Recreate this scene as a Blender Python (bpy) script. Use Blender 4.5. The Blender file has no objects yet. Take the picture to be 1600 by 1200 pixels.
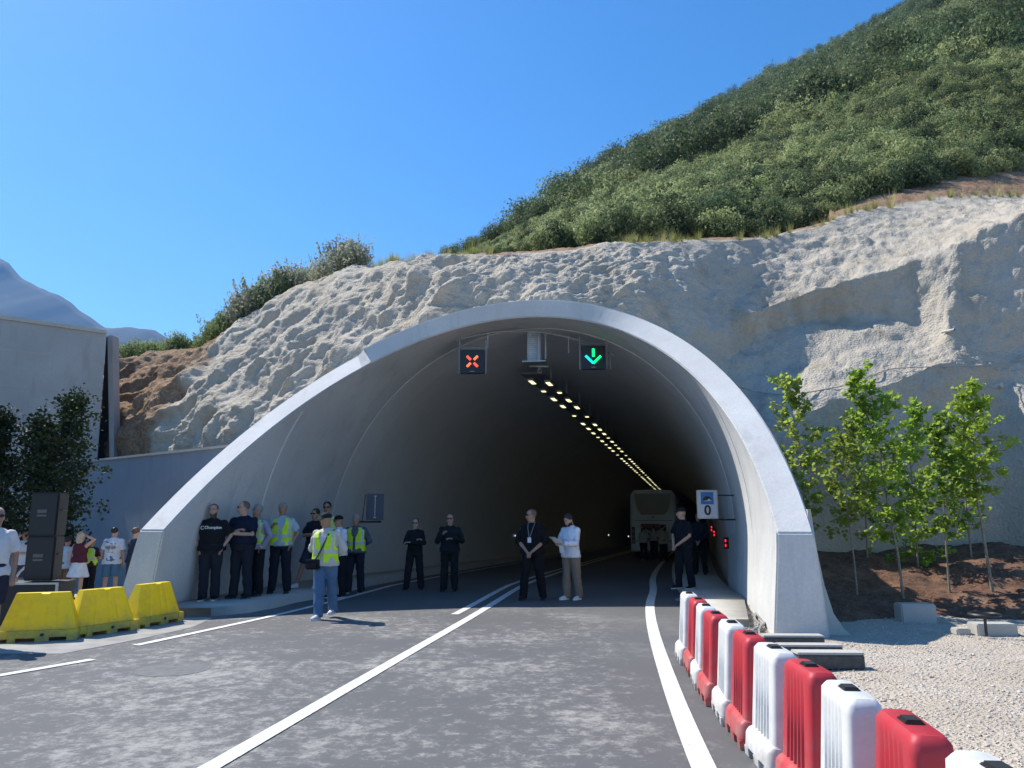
import bpy, bmesh, math, random
import numpy as np
from mathutils import Vector, Matrix, Euler, noise as mnoise
R_ = math.radians
scene = bpy.context.scene
COL = scene.collection
# ------------------------------------------------------------------ camera
EYE = 1.65; PITCH = R_(10.0); FPX = 1200.0
cam_data = bpy.data.cameras.new("camera"); cam = bpy.data.objects.new("camera", cam_data)
COL.objects.link(cam); cam.location = (0, 0, EYE); cam.rotation_euler = (R_(90) + PITCH, 0, 0)
cam_data.sensor_width = 36; cam_data.lens = 36 * FPX / 1600.0
cam_data.clip_start = 0.05; cam_data.clip_end = 12000
scene.camera = cam
# ------------------------------------------------------------------ sky, sun, exposure
SUN_EL = 51.5; SUN_AZ = -54.0            # degrees from +Y, negative = to the left
world = bpy.data.worlds.new("World"); scene.world = world; world.use_nodes = True
wn = world.node_tree; sky = wn.nodes.new('ShaderNodeTexSky'); sky.sky_type = 'NISHITA'
sky.sun_disc = False; sky.sun_elevation = R_(SUN_EL); sky.sun_rotation = R_(SUN_AZ)
sky.air_density = 1.0; sky.dust_density = 0.3; sky.ozone_density = 4.0; sky.altitude = 200
hs = wn.nodes.new('ShaderNodeHueSaturation'); hs.inputs['Saturation'].default_value = 1.3; hs.inputs['Value'].default_value = 1.0
wn.links.new(sky.outputs[0], hs.inputs['Color'])
wn.links.new(hs.outputs[0], wn.nodes['Background'].inputs[0]); wn.nodes['Background'].inputs[1].default_value = 0.12
sl = bpy.data.lights.new("sun", 'SUN'); sl.energy = 4.6; sl.angle = R_(0.53); sl.color = (1.0, 0.95, 0.86)
sun = bpy.data.objects.new("sun", sl); COL.objects.link(sun)
sdir = Vector((math.sin(R_(SUN_AZ)) * math.cos(R_(SUN_EL)), math.cos(R_(SUN_AZ)) * math.cos(R_(SUN_EL)), math.sin(R_(SUN_EL))))
sun.rotation_euler = sdir.to_track_quat('Z', 'Y').to_euler(); sun.location = (-20, 10, 40)
scene.view_settings.view_transform = 'Standard'; scene.view_settings.look = 'None'
scene.view_settings.exposure = 0.70; scene.view_settings.gamma = 1.0
scene.cycles.volume_bounces = 0; scene.cycles.max_bounces = 10; scene.cycles.diffuse_bounces = 5
# ------------------------------------------------------------------ helpers
rng = np.random.default_rng(7); random.seed(7)
SP, CP = math.sin(PITCH), math.cos(PITCH)
def at(px, py, Y=None, z=None):
    u = (px - 800) / FPX; v = (600 - py) / FPX
    dy = CP - v * SP; dz = SP + v * CP
    t = Y / dy if Y is not None else (z - EYE) / dz
    return Vector((u * t, dy * t, EYE + dz * t))
def sstep(a, b, x): 
    t = np.clip((x - a) / (b - a), 0, 1); return t * t * (3 - 2 * t)
_P = rng.permutation(4096).astype(np.int64); _RV = rng.random(4096)
def _h(i, j, k): return _P[(_P[(_P[i & 4095] + j) & 4095] + k) & 4095]
def vnoise(p):
    i = np.floor(p).astype(np.int64); f = p - i; f = f * f * (3 - 2 * f); r = 0
    for a in (0, 1):
        for b in (0, 1):
            for c in (0, 1):
                w = (f[:, 0] if a else 1 - f[:, 0]) * (f[:, 1] if b else 1 - f[:, 1]) * (f[:, 2] if c else 1 - f[:, 2])
                r = r + w * _RV[_h(i[:, 0] + a, i[:, 1] + b, i[:, 2] + c)]
    return r * 2 - 1
def fbm(p, o=4, g=0.5):
    s = 0; a = 1; n = 0
    for k in range(o): s = s + a * vnoise(p * 2 ** k + 17.3 * k); n += a; a *= g
    return s / n
def worley(p):
    i = np.floor(p).astype(np.int64); f = p - i; d1 = np.full(len(p), 9.0)
    for a in (-1, 0, 1):
        for b in (-1, 0, 1):
            for c in (-1, 0, 1):
                h = _h(i[:, 0] + a, i[:, 1] + b, i[:, 2] + c)
                q = np.stack([a + _RV[h] - f[:, 0], b + _RV[(h * 7 + 1) & 4095] - f[:, 1], c + _RV[(h * 13 + 5) & 4095] - f[:, 2]], -1)
                d1 = np.minimum(d1, (q ** 2).sum(-1))
    return np.sqrt(d1)
def props(o, label=None, cat=None, group=None, kind=None):
    if label: o['label'] = label
    if cat: o['category'] = cat
    if group: o['group'] = group
    if kind: o['kind'] = kind
    return o
def empty(name, loc, rz=0, **k):
    o = bpy.data.objects.new(name, None); COL.objects.link(o); o.location = loc; o.rotation_euler = (0, 0, rz); o.empty_display_size = .2
    return props(o, **k)
def np_mesh(name, V, F, mats, parent=None, smooth=False, midx=None, **k):
    me = bpy.data.meshes.new(name); V = np.asarray(V, np.float32); F = np.asarray(F, np.int32)
    n = F.shape[1]
    me.vertices.add(len(V)); me.vertices.foreach_set('co', V.ravel())
    me.loops.add(F.size); me.loops.foreach_set('vertex_index', F.ravel())
    me.polygons.add(len(F)); me.polygons.foreach_set('loop_start', np.arange(len(F), dtype=np.int32) * n)
    me.update(calc_edges=True)
    if smooth: me.polygons.foreach_set('use_smooth', np.ones(len(F), bool))
    for m in (mats if isinstance(mats, (list, tuple)) else [mats]): me.materials.append(m)
    if midx is not None: me.polygons.foreach_set('material_index', np.asarray(midx, np.int32))
    o = bpy.data.objects.new(name, me); COL.objects.link(o); o.parent = parent
    return props(o, **k)
class MB:
    def __init__(s): s.v = []; s.f = []; s.m = []
    def add(s, vs, fs, m=0):
        b = len(s.v); s.v += [Vector(v) for v in vs]; s.f += [tuple(b + i for i in f) for f in fs]; s.m += [m] * len(fs); return s
    def box(s, c, d, rz=0, m=0, top=None, M=None):
        c = Vector(c); hx, hy, hz = d[0] / 2, d[1] / 2, d[2] / 2; tx, ty = (top[0] / 2, top[1] / 2) if top else (hx, hy)
        P = [(-hx, -hy, -hz), (hx, -hy, -hz), (hx, hy, -hz), (-hx, hy, -hz), (-tx, -ty, hz), (tx, -ty, hz), (tx, ty, hz), (-tx, ty, hz)]
        Q = M if M is not None else Matrix.Rotation(rz, 3, 'Z')
        return s.add([c + Q @ Vector(p) for p in P], [(3, 2, 1, 0), (4, 5, 6, 7), (0, 1, 5, 4), (1, 2, 6, 5), (2, 3, 7, 6), (3, 0, 4, 7)], m)
    def tube(s, pts, r, n=8, m=0, cap=True, flat=1.0):
        pts = [Vector(p) for p in pts]; rr = r if isinstance(r, (list, tuple)) else [r] * len(pts)
        ref = None; rings = []
        for i, p in enumerate(pts):
            t = (pts[min(i + 1, len(pts) - 1)] - pts[max(i - 1, 0)])
            t = t.normalized() if t.length > 1e-9 else Vector((0, 0, 1))
            if ref is None: ref = Vector((1, 0, 0)) if abs(t.x) < .8 else Vector((0, 1, 0))
            a = (ref - t * ref.dot(t)).normalized(); b = t.cross(a); ref = a
            q = rr[i]; qa, qb = q if isinstance(q, (list, tuple)) else (q, q * flat)
            rings.append([p + a * (math.cos(2 * math.pi * k / n) * qa) + b * (math.sin(2 * math.pi * k / n) * qb) for k in range(n)])
        return s.rings(rings, m, cap)
    def rings(s, rings, m=0, cap=True, closed=True):
        n = len(rings[0]); b = len(s.v)
        for r in rings: s.v += [Vector(v) for v in r]
        for i in range(len(rings) - 1):
            for k in range(n if closed else n - 1):
                k2 = (k + 1) % n
                s.f.append((b + i * n + k, b + i * n + k2, b + (i + 1) * n + k2, b + (i + 1) * n + k)); s.m.append(m)
        if cap:
            s.f.append(tuple(b + k for k in range(n))[::-1]); s.m.append(m)
            s.f.append(tuple(b + (len(rings) - 1) * n + k for k in range(n))); s.m.append(m)
        return s
    def ell(s, c, r, M=None, n=12, k=8, m=0):
        c = Vector(c); rings = []
        for i in range(1, k):
            ph = math.pi * i / k
            rings.append([Vector((math.cos(2 * math.pi * j / n) * math.sin(ph) * r[0], math.sin(2 * math.pi * j / n) * math.sin(ph) * r[1], -math.cos(ph) * r[2])) for j in range(n)])
        if M is not None: rings = [[M @ v for v in q] for q in rings]
        top = Vector((0, 0, r[2])); bot = Vector((0, 0, -r[2]))
        if M is not None: top = M @ top; bot = M @ bot
        rings = [[c + v for v in q] for q in rings]; b = len(s.v)
        s.rings(rings, m, False); nb = len(s.v); s.v += [c + bot, c + top]; L = b + (len(rings) - 1) * n
        for j in range(n):
            j2 = (j + 1) % n
            s.f.append((nb, b + j2, b + j)); s.m.append(m); s.f.append((nb + 1, L + j, L + j2)); s.m.append(m)
        return s
    def mesh(s, name):
        me = bpy.data.meshes.new(name); me.from_pydata([tuple(v) for v in s.v], [], s.f); return me
    def build(s, name, mats, parent=None, smooth=False, bevel=0, fixn=True, loc=None, **k):
        me = s.mesh(name)
        mats = mats if isinstance(mats, (list, tuple)) else [mats]
        for m in mats: me.materials.append(m)
        me.polygons.foreach_set('material_index', s.m)
        if fixn or bevel:
            bm = bmesh.new(); bm.from_mesh(me)
            if fixn: bmesh.ops.recalc_face_normals(bm, faces=bm.faces)
            if bevel:
                es = [e for e in bm.edges if len(e.link_faces) == 2 and e.calc_face_angle(0) > R_(30)]
                bmesh.ops.bevel(bm, geom=es, offset=bevel, segments=2, affect='EDGES', clamp_overlap=True)
            bm.to_mesh(me); bm.free()
        if smooth:
            me.polygons.foreach_set('use_smooth', np.ones(len(me.polygons), bool))
            if smooth != 'all': me.set_sharp_from_angle(angle=R_(40))
        o = bpy.data.objects.new(name, me); COL.objects.link(o); o.parent = parent
        if loc is not None: o.location = loc
        return props(o, **k)
# ------------------------------------------------------------------ materials
def newmat(name):
    m = bpy.data.materials.new(name); m.use_nodes = True; return m, m.node_tree.nodes, m.node_tree.links, m.node_tree.nodes['Principled BSDF']
def mixc(n, l, fac, a, b, mode='MIX'):
    x = n.new('ShaderNodeMix'); x.data_type = 'RGBA'; x.blend_type = mode
    for s, val in ((0, fac), (6, a), (7, b)):
        if isinstance(val, bpy.types.NodeSocket): l.new(val, x.inputs[s])
        elif s == 0: x.inputs[0].default_value = val
        else: x.inputs[s].default_value = (*val, 1) if len(val) == 3 else val
    return x.outputs[2]
def ramp(n, l, src, a, b):
    x = n.new('ShaderNodeMapRange'); x.inputs[1].default_value = a; x.inputs[2].default_value = b; l.new(src, x.inputs[0]); return x.outputs[0]
def coords(n, l, scale=(1, 1, 1), obj=True):
    tc = n.new('ShaderNodeTexCoord'); mp = n.new('ShaderNodeMapping'); mp.inputs['Scale'].default_value = scale
    if obj == 'world':
        g = n.new('ShaderNodeNewGeometry'); l.new(g.outputs['Position'], mp.inputs[0])
    else: l.new(tc.outputs['Object'], mp.inputs[0])
    return mp.outputs[0]
def noisen(n, l, vec, scale, detail=6, rough=.55, out=0):
    x = n.new('ShaderNodeTexNoise'); x.inputs['Scale'].default_value = scale; x.inputs['Detail'].default_value = detail; x.inputs['Roughness'].default_value = rough
    l.new(vec, x.inputs['Vector']); return x.outputs[out]
def bump(n, l, bs, h, strength, dist, prev=None):
    b = n.new('ShaderNodeBump'); b.inputs['Strength'].default_value = strength; b.inputs['Distance'].default_value = dist
    l.new(h, b.inputs['Height'])
    if prev: l.new(prev, b.inputs['Normal'])
    l.new(b.outputs[0], bs.inputs['Normal']); return b.outputs[0]
def plain(name, c, rough=.6, var=.12, scale=6, metal=0, bmp=0, emit=None, es=0, spec=.5):
    m, n, l, b = newmat(name); v = coords(n, l); f = noisen(n, l, v, scale)
    d = tuple(max(0, x * (1 - var)) for x in c); e = tuple(min(1, x * (1 + var)) for x in c)
    l.new(mixc(n, l, ramp(n, l, f, .3, .7), d, e), b.inputs['Base Color']); b.inputs['Roughness'].default_value = rough; b.inputs['Metallic'].default_value = metal
    b.inputs['Specular IOR Level'].default_value = spec
    if bmp: bump(n, l, b, noisen(n, l, v, scale * 4), .5, bmp)
    if emit: b.inputs['Emission Color'].default_value = (*emit, 1); b.inputs['Emission Strength'].default_value = es
    return m
def concrete(name, c, streak=.15, bmp=.004, grain=1.0, world=True):
    m, n, l, b = newmat(name); v = coords(n, l, obj='world' if world else True)
    vs = coords(n, l, (1.3, 1.3, .18), obj='world' if world else True)
    a = noisen(n, l, v, .6, 6, .6); s = noisen(n, l, vs, 1.6, 6, .65); g = noisen(n, l, v, 24 * grain, 4, .6)
    k = mixc(n, l, ramp(n, l, a, .3, .7), tuple(x * (1 - streak) for x in c), tuple(min(1, x * (1 + streak * .5)) for x in c))
    k = mixc(n, l, ramp(n, l, s, .55, .8), k, tuple(x * (1 - streak * 2.2) for x in c))
    k = mixc(n, l, ramp(n, l, g, .35, .65), k, mixc(n, l, .5, k, tuple(x * .8 for x in c)))
    l.new(k, b.inputs['Base Color']); b.inputs['Roughness'].default_value = .85; b.inputs['Specular IOR Level'].default_value = .3
    bp = bump(n, l, b, noisen(n, l, v, 3, 5), .5, bmp * 4); bump(n, l, b, g, .5, bmp, bp)
    return m
M = {}
M['portal'] = concrete('painted_concrete', (.65, .64, .615), .17, .005)
M['bore'] = concrete('tunnel_bore_concrete', (.70, .69, .665), .08, .004)
M['lining'] = concrete('tunnel_lining_lifted', (.74, .73, .70), .08, .004)  # paler copy of the portal concrete, lifts the shaded inner skin by colour
M['retain'] = concrete('blue_grey_shade', (.27, .32, .37), .14, .004)  # dark blue-grey of the wall's shaded side is put into its colour
M['bldg'] = concrete('grey_concrete', (.40, .40, .385), .14, .005)
M['slab'] = concrete('kerb_concrete', (.48, .46, .42), .14, .004, 2)
M['darkslab'] = plain('dark_concrete', (.09, .09, .085), .9, .25, 12, bmp=.01)  # slab bodies, much darker than their tops
def shotcrete():
    m, n, l, b = newmat('shotcrete'); v = coords(n, l, obj='world')
    a = noisen(n, l, v, .35, 7, .6); g = noisen(n, l, v, 9, 6, .7); vo = n.new('ShaderNodeTexVoronoi'); vo.inputs['Scale'].default_value = 16; l.new(v, vo.inputs['Vector'])
    st = noisen(n, l, coords(n, l, (1, 1, .2), obj='world'), 1.1, 6, .6)
    k = mixc(n, l, ramp(n, l, a, .3, .7), (.46, .405, .325), (.555, .495, .405))
    k = mixc(n, l, ramp(n, l, st, .52, .75), k, (.38, .315, .225))
    k = mixc(n, l, ramp(n, l, g, .35, .7), mixc(n, l, .18, k, (.2, .19, .17)), k)
    # earth and bare orange rock beyond the sprayed edge
    at_ = n.new('ShaderNodeAttribute'); at_.attribute_name = 'earth'
    ve = noisen(n, l, v, 2.2, 7, .65)
    e = mixc(n, l, ramp(n, l, ve, .35, .65), (.28, .15, .08), (.40, .29, .19)); e = mixc(n, l, ramp(n, l, g, .4, .7), e, (.16, .10, .06))
    k = mixc(n, l, at_.outputs['Fac'], k, e)
    l.new(k, b.inputs['Base Color']); b.inputs['Roughness'].default_value = .95; b.inputs['Specular IOR Level'].default_value = .2
    p = bump(n, l, b, noisen(n, l, v, 4, 9, .7), .7, .06); p = bump(n, l, b, vo.outputs[0], .7, .035, p); bump(n, l, b, noisen(n, l, v, 40, 4, .6), .8, .02, p)
    return m
M['rock'] = shotcrete()
def asphalt():
    m, n, l, b = newmat('asphalt'); v = coords(n, l, obj='world'); vs = coords(n, l, (1.15, 1.0, 1), obj='world')
    d1 = noisen(n, l, vs, .42, 5, .55); d2 = noisen(n, l, vs, 4.5, 10, .8); d3 = noisen(n, l, coords(n, l, (1.2, 1.4, 1), obj='world'), 11, 6, .75); g = noisen(n, l, v, 160, 3, .7)
    mm = n.new('ShaderNodeMath'); mm.operation = 'MULTIPLY_ADD'; l.new(d1, mm.inputs[0]); mm.inputs[1].default_value = .62; l.new(d2, mm.inputs[2])
    mq = n.new('ShaderNodeMath'); mq.operation = 'MULTIPLY_ADD'; l.new(d3, mq.inputs[0]); mq.inputs[1].default_value = .35; l.new(mm.outputs[0], mq.inputs[2])
    sep = n.new('ShaderNodeSeparateXYZ'); l.new(v, sep.inputs[0])
    dy = ramp(n, l, sep.outputs[1], 13.2, 15.5)       # dust thins out inside the tunnel
    dust0 = ramp(n, l, mq.outputs[0], .98, 1.13); xr_ = ramp(n, l, sep.outputs[0], 1.7, .9); ma = n.new('ShaderNodeMath'); ma.operation = 'MULTIPLY_ADD'; l.new(xr_, ma.inputs[0]); ma.inputs[1].default_value = .75; ma.inputs[2].default_value = .25; mb_ = n.new('ShaderNodeMath'); mb_.operation = 'MULTIPLY'; l.new(dust0, mb_.inputs[0]); l.new(ma.outputs[0], mb_.inputs[1]); dust = mb_.outputs[0]
    inv = n.new('ShaderNodeMath'); inv.operation = 'SUBTRACT'; inv.inputs[0].default_value = 1.0; l.new(dy, inv.inputs[1])
    dm = n.new('ShaderNodeMath'); dm.operation = 'MULTIPLY'; l.new(dust, dm.inputs[0]); l.new(inv.outputs[0], dm.inputs[1])
    base = mixc(n, l, ramp(n, l, g, .3, .7), (.07, .070, .073), (.13, .13, .132))
    base = mixc(n, l, ramp(n, l, d1, .35, .7), base, (.12, .119, .117))
    k = mixc(n, l, dm.outputs[0], base, (.29, .28, .26))
    l.new(k, b.inputs['Base Color'])
    b.inputs['Roughness'].default_value = .8; b.inputs['Specular IOR Level'].default_value = .35
    p = bump(n, l, b, noisen(n, l, v, 120, 3, .7), .35, .006); bump(n, l, b, d2, .3, .004, p)
    return m
M['asphalt'] = asphalt()
def paintm():
    m, n, l, b = newmat('road_paint'); v = coords(n, l, obj='world'); g = noisen(n, l, v, 14, 7, .7); h = noisen(n, l, v, 1.7, 5)
    k = mixc(n, l, ramp(n, l, g, .38, .62), (.50, .50, .48), (.74, .74, .71)); k = mixc(n, l, ramp(n, l, h, .58, .8), k, (.45, .44, .42))
    l.new(k, b.inputs['Base Color']); b.inputs['Roughness'].default_value = .7; bump(n, l, b, g, .4, .004); return m
M['paint'] = paintm()
def gravelm():
    m, n, l, b = newmat('gravel'); v = coords(n, l, obj='world'); vo = n.new('ShaderNodeTexVoronoi'); vo.inputs['Scale'].default_value = 26; l.new(v, vo.inputs['Vector'])
    vo2 = n.new('ShaderNodeTexVoronoi'); vo2.inputs['Scale'].default_value = 60; l.new(v, vo2.inputs['Vector'])
    a = noisen(n, l, v, .8, 6, .6)
    k = mixc(n, l, ramp(n, l, a, .35, .65), (.44, .37, .285), (.54, .47, .38))
    sp = n.new('ShaderNodeSeparateColor'); l.new(vo.outputs['Color'], sp.inputs[0])
    k = mixc(n, l, ramp(n, l, sp.outputs[0], 0, 1), mixc(n, l, .45, k, (.32, .27, .22)), k)
    l.new(k, b.inputs['Base Color']); b.inputs['Roughness'].default_value = .95
    p = bump(n, l, b, vo.outputs[0], .8, .03); bump(n, l, b, vo2.outputs[0], .6, .012, p); return m
M['gravel'] = gravelm()
def soilm():
    m, n, l, b = newmat('brown_soil'); v = coords(n, l, obj='world'); g = noisen(n, l, v, 12, 7, .7); a = noisen(n, l, v, 2, 6)
    k = mixc(n, l, ramp(n, l, g, .35, .65), (.085, .040, .022), (.23, .115, .068)); k = mixc(n, l, ramp(n, l, a, .5, .75), k, (.30, .17, .105))
    l.new(k, b.inputs['Base Color']); b.inputs['Roughness'].default_value = 1; p = bump(n, l, b, g, 1, .06); bump(n, l, b, noisen(n, l, v, 50, 4), 1, .02, p); return m
M['soil'] = soilm()
def leafm(name, a, b_, trans=.35, rand=True, rough=.55, tint=(.55, .72, .10), tf=.6):
    m, n, l, b = newmat(name)
    if rand:
        oi = n.new('ShaderNodeObjectInfo'); f = oi.outputs['Random']
    else: f = None
    v = coords(n, l, obj='world'); g = noisen(n, l, v, 5, 3)
    k = mixc(n, l, ramp(n, l, g, .35, .65), a, b_)
    pg = noisen(n, l, v, .045, 4, .6); k = mixc(n, l, ramp(n, l, pg, .40, .54), mixc(n, l, .5, k, tuple(x * .4 for x in a)), k)
    if f is not None:
        hs_ = n.new('ShaderNodeHueSaturation'); l.new(k, hs_.inputs['Color'])
        l.new(ramp(n, l, f, 0, 1), hs_.inputs['Value']); mr = n.new('ShaderNodeMapRange'); mr.inputs[3].default_value = .55; mr.inputs[4].default_value = 1.5; l.new(f, mr.inputs[0]); l.new(mr.outputs[0], hs_.inputs['Value'])
        w2 = n.new('ShaderNodeTexWhiteNoise'); w2.noise_dimensions = '1D'; l.new(f, w2.inputs['W']); mh = n.new('ShaderNodeMapRange'); mh.inputs[3].default_value = .475; mh.inputs[4].default_value = .52; l.new(w2.outputs[0], mh.inputs[0]); l.new(mh.outputs[0], hs_.inputs['Hue'])
        k = hs_.outputs[0]
    l.new(k, b.inputs['Base Color']); b.inputs['Roughness'].default_value = rough; b.inputs['Specular IOR Level'].default_value = .08
    tr = n.new('ShaderNodeBsdfTranslucent'); mx = n.new('ShaderNodeMixShader'); mx.inputs[0].default_value = trans
    k2 = mixc(n, l, tf, k, tint, 'MIX') if trans > .29 else k
    l.new(k2, tr.inputs[0]); l.new(b.outputs[0], mx.inputs[1]); l.new(tr.outputs[0], mx.inputs[2]); l.new(mx.outputs[0], n['Material Output'].inputs[0]); return m
M['maquis'] = leafm('maquis_leaves', (.16, .20, .085), (.36, .39, .18), .45, tint=(.42, .50, .20), tf=.45)
M['maquis_dark'] = leafm('maquis_dark_leaves', (.065, .095, .042), (.15, .19, .09), .3, tint=(.20, .28, .10), tf=.3)
M['crestleaf'] = leafm('crest_bush_leaves', (.14, .19, .075), (.27, .32, .14), .40, tint=(.40, .50, .18), tf=.45)
M['dusty'] = leafm('dusty_bush_leaves', (.30, .32, .22), (.46, .46, .35), .40, tint=(.50, .52, .36), tf=.5)
M['drygrass'] = leafm('dry_grass_blades', (.25, .20, .11), (.40, .33, .2), .3)
M['sapling'] = leafm('sapling_leaves', (.07, .14, .018), (.14, .24, .03), .48)
M['shadeleaf'] = leafm('shaded_tree_leaves', (.025, .045, .018), (.05, .08, .03), .15)  # leaf colour darkened to carry the shade beside the building
M['bark'] = plain('bark', (.26, .22, .17), .9, .3, 20, bmp=.01)
M['twig'] = plain('twigs', (.14, .10, .07), .9, .3, 10)
M['hillsoil'] = plain('hill_ground', (.16, .14, .07), 1, .35, .5)
M['mountain'] = plain('mountain_ground', (.02, .035, .035), 1, .5, .004)
M['steel'] = plain('galvanised_steel', (.42, .43, .44), .45, .15, 12, metal=.6)
M['black'] = plain('black_plastic', (.02, .02, .022), .45, .2, 10)
M['cable'] = plain('grey_cable', (.25, .25, .26), .6, .1, 8)
M['blackcable'] = plain('black_cable', (.03, .03, .03), .5, .1, 8)
# ================================================================== ROAD LINES
def pl(pts):
    a = np.array(pts, float); return lambda y: np.interp(y, a[:, 0], a[:, 1])
GR = 0.02
def gz(y): return -GR * np.maximum(np.asarray(y, float) - 20, 0)
_rc = np.array([(-30, -8.2), (2, -2.71), (5.55, -2.12), (10, -1.40), (14, -.72), (20, .15), (25, 1.1), (30, 2.15), (40, 4.35), (60, 8.9), (80, 13.5), (110, 21), (170, 40)])
_yy = np.linspace(-30, 170, 801); _cc = np.convolve(np.pad(np.interp(_yy, _rc[:, 0], _rc[:, 1]), 10, 'edge'), np.ones(21) / 21, 'valid')
_cc[:10] = np.interp(_yy[:10], _rc[:, 0], _rc[:, 1])
def rcx(y): return np.interp(y, _yy, _cc)
def strip(name, ys, xl, xr, dz, mat, parent=None, **k):
    ys = np.asarray(ys, float); xl = xl(ys) if callable(xl) else np.full(len(ys), xl); xr = xr(ys) if callable(xr) else np.full(len(ys), xr)
    V = []; 
    for y, a, b in zip(ys, xl, xr): V += [(a, y, gz(y) + dz), (b, y, gz(y) + dz)]
    F = [(2 * i, 2 * i + 1, 2 * i + 3, 2 * i + 2) for i in range(len(ys) - 1)]
    return np_mesh(name, V, F, mat, parent, **k)
# ground sheet (gravel and dust) with gentle relief, cut away nowhere: it dips under the road
def ground_sheet():
    xs = np.concatenate([np.linspace(-400, -20, 20), np.linspace(-19, 18, 140), np.linspace(19, 400, 20)])
    ys = np.concatenate([np.linspace(-300, -3, 20), np.linspace(-2.6, 32, 130), np.linspace(34, 200, 30)])
    X, Y = np.meshgrid(xs, ys); Z = np.full(X.shape, -.03)
    P = np.stack([X.ravel(), Y.ravel(), 0 * X.ravel()], -1)
    n1 = fbm(P * .35, 4).reshape(X.shape); n2 = fbm(P * 1.7, 3).reshape(X.shape)
    right = sstep(2.5, 4.0, X) * (1 - sstep(17, 20, Y)); Z = Z + right * (.05 + .09 * n1 + .035 * n2)
    left = (1 - sstep(-9, -6.6, X)) * sstep(13, 18, Y); Z = Z - left * .28
    Z = Z + gz(Y) * (Y < 400) - .10 * sstep(16, 20, Y)
    nx = len(xs); F = [(j * nx + i, j * nx + i + 1, (j + 1) * nx + i + 1, (j + 1) * nx + i) for j in range(len(ys) - 1) for i in range(nx - 1)]
    np_mesh('ground', np.stack([X, Y, Z], -1).reshape(-1, 3), F, M['gravel'], smooth=True, kind='structure')
ground_sheet()
ysr = np.concatenate([np.linspace(-25, 20, 91), np.linspace(21, 168, 74)])
_re = pl([(-25, 1.2), (2, 1.75), (5.5, 2.05), (8, 2.45), (11.6, 2.95), (12.2, 3.0), (17, 3.55)])
def road_r(y): return np.where(y < 17, _re(y), rcx(y) + 3.96)
_le = pl([(-25, -40), (9.5, -40), (13.6, -30), (13.7, -6.2), (14.2, -4.75), (15, -4.48), (17, -4.22)])
strip('road', ysr, lambda y: np.where(y < 17, _le(y), rcx(y) - 3.72), road_r, .0, M['asphalt'], kind='structure')
# pale dusty shoulder under the yellow barriers
strip('road_shoulder', np.linspace(10.0, 13.6, 12), pl([(10.0, -11.5), (11, -11), (13.6, -10.2)]), pl([(10.0, -5.6), (11.2, -5.2), (12.4, -4.95), (13.6, -5.1)]), .004, plain('dusty_asphalt', (.30, .29, .27), .95, .2, 3, bmp=.004), kind='structure')
PZ = .008
def mark(pts, w, name='road_marking'):
    pts = [Vector((p[0], p[1])) for p in pts]; V = []
    for i, p in enumerate(pts):
        t = (pts[min(i + 1, len(pts) - 1)] - pts[max(i - 1, 0)]).normalized(); nrm = Vector((-t.y, t.x)) * (w / 2)
        for s in (1, -1): q = p + nrm * s; V.append((q.x, q.y, float(gz(q.y)) + PZ))
    return np_mesh(name, V, [(2 * i, 2 * i + 1, 2 * i + 3, 2 * i + 2) for i in range(len(pts) - 1)], M['paint'], kind='structure')
def pxg(px, py): p = at(px, py, z=0); return (p.x, p.y)
cl = [(float(rcx(y)) + .09, y) for y in np.concatenate([np.linspace(2, 20, 37), np.linspace(21, 130, 80)])]
mark(cl, .15)
mark([(x - .36, y) for x, y in cl if y > 13.9], .14)
rl = [pxg(*p) for p in ((1190, 1400), (1140, 1290), (1098, 1200), (1067, 1125), (1040, 1050), (1021, 990), (1015, 955), (1016, 937))]
rl += [(float(rcx(y)) + 3.38, y) for y in np.linspace(18.5, 130, 90)]
def smooth2(p, k=3):
    a = np.array(p); t = np.concatenate([[0], np.cumsum(np.linalg.norm(np.diff(a, axis=0), axis=1))]); tt = np.arange(0, t[-1], .4); q = np.stack([np.interp(tt, t, a[:, i]) for i in (0, 1)], -1)
    kk = np.ones(2 * k + 1) / (2 * k + 1); r = q.copy(); r[k:-k, 0] = np.convolve(q[:, 0], kk, 'valid'); r[k:-k, 1] = np.convolve(q[:, 1], kk, 'valid'); return [tuple(x) for x in r]
mark(smooth2(rl), .17)
ll = [pxg(212, 1009), pxg(325, 985), pxg(440, 960)] + [(float(rcx(y)) - 3.22, y) for y in np.linspace(17, 130, 90)]
mark(smooth2(ll), .13)
mark([pxg(-60, 1067), pxg(0, 1056), pxg(145, 1031)], .13)
# sidewalks with kerbs
def sidewalk(name, ys, xa, xb, h, lab):
    V = []; F = []
    for y in ys:
        a, b = float(xa(y)), float(xb(y)); z = float(gz(y)); V += [(a, y, z - .2), (a, y, z + h), (b, y, z + h), (b, y, z - .2)]
    n = len(ys)
    for i in range(n - 1):
        for k in range(3): F.append((4 * i + k, 4 * i + k + 1, 4 * i + 5 + k, 4 * i + 4 + k))
    F.append((0, 1, 2, 3))
    np_mesh(name, V, F, M['slab'], kind='structure')
_ls = pl([(13.75, -5.2), (14.2, -4.75), (15, -4.48), (17, -4.22)])
_lw = pl([(13.75, -7.0), (15, -6.75), (17, -6.0)])
YS = np.concatenate([[13.75, 14.2, 14.6, 15, 16, 17], np.linspace(18, 168, 76)])
EXT = .195
AXP = np.array([(0, -3.65), (12.6, -1.165), (20.8, .455), (30, 2.65), (40, 5.1), (60, 10.0), (80, 14.8), (110, 22.8), (140, 33), (168, 47)])
def axx(y): return np.interp(y, AXP[:, 0], AXP[:, 1])
sidewalk('left_pavement', YS, lambda y: _ls(y) if y < 17 else rcx(y) - 3.72, lambda y: axx(y) - 5.45, .145, '')
_rs = pl([(12.2, 2.95), (17, 3.5)])
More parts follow.
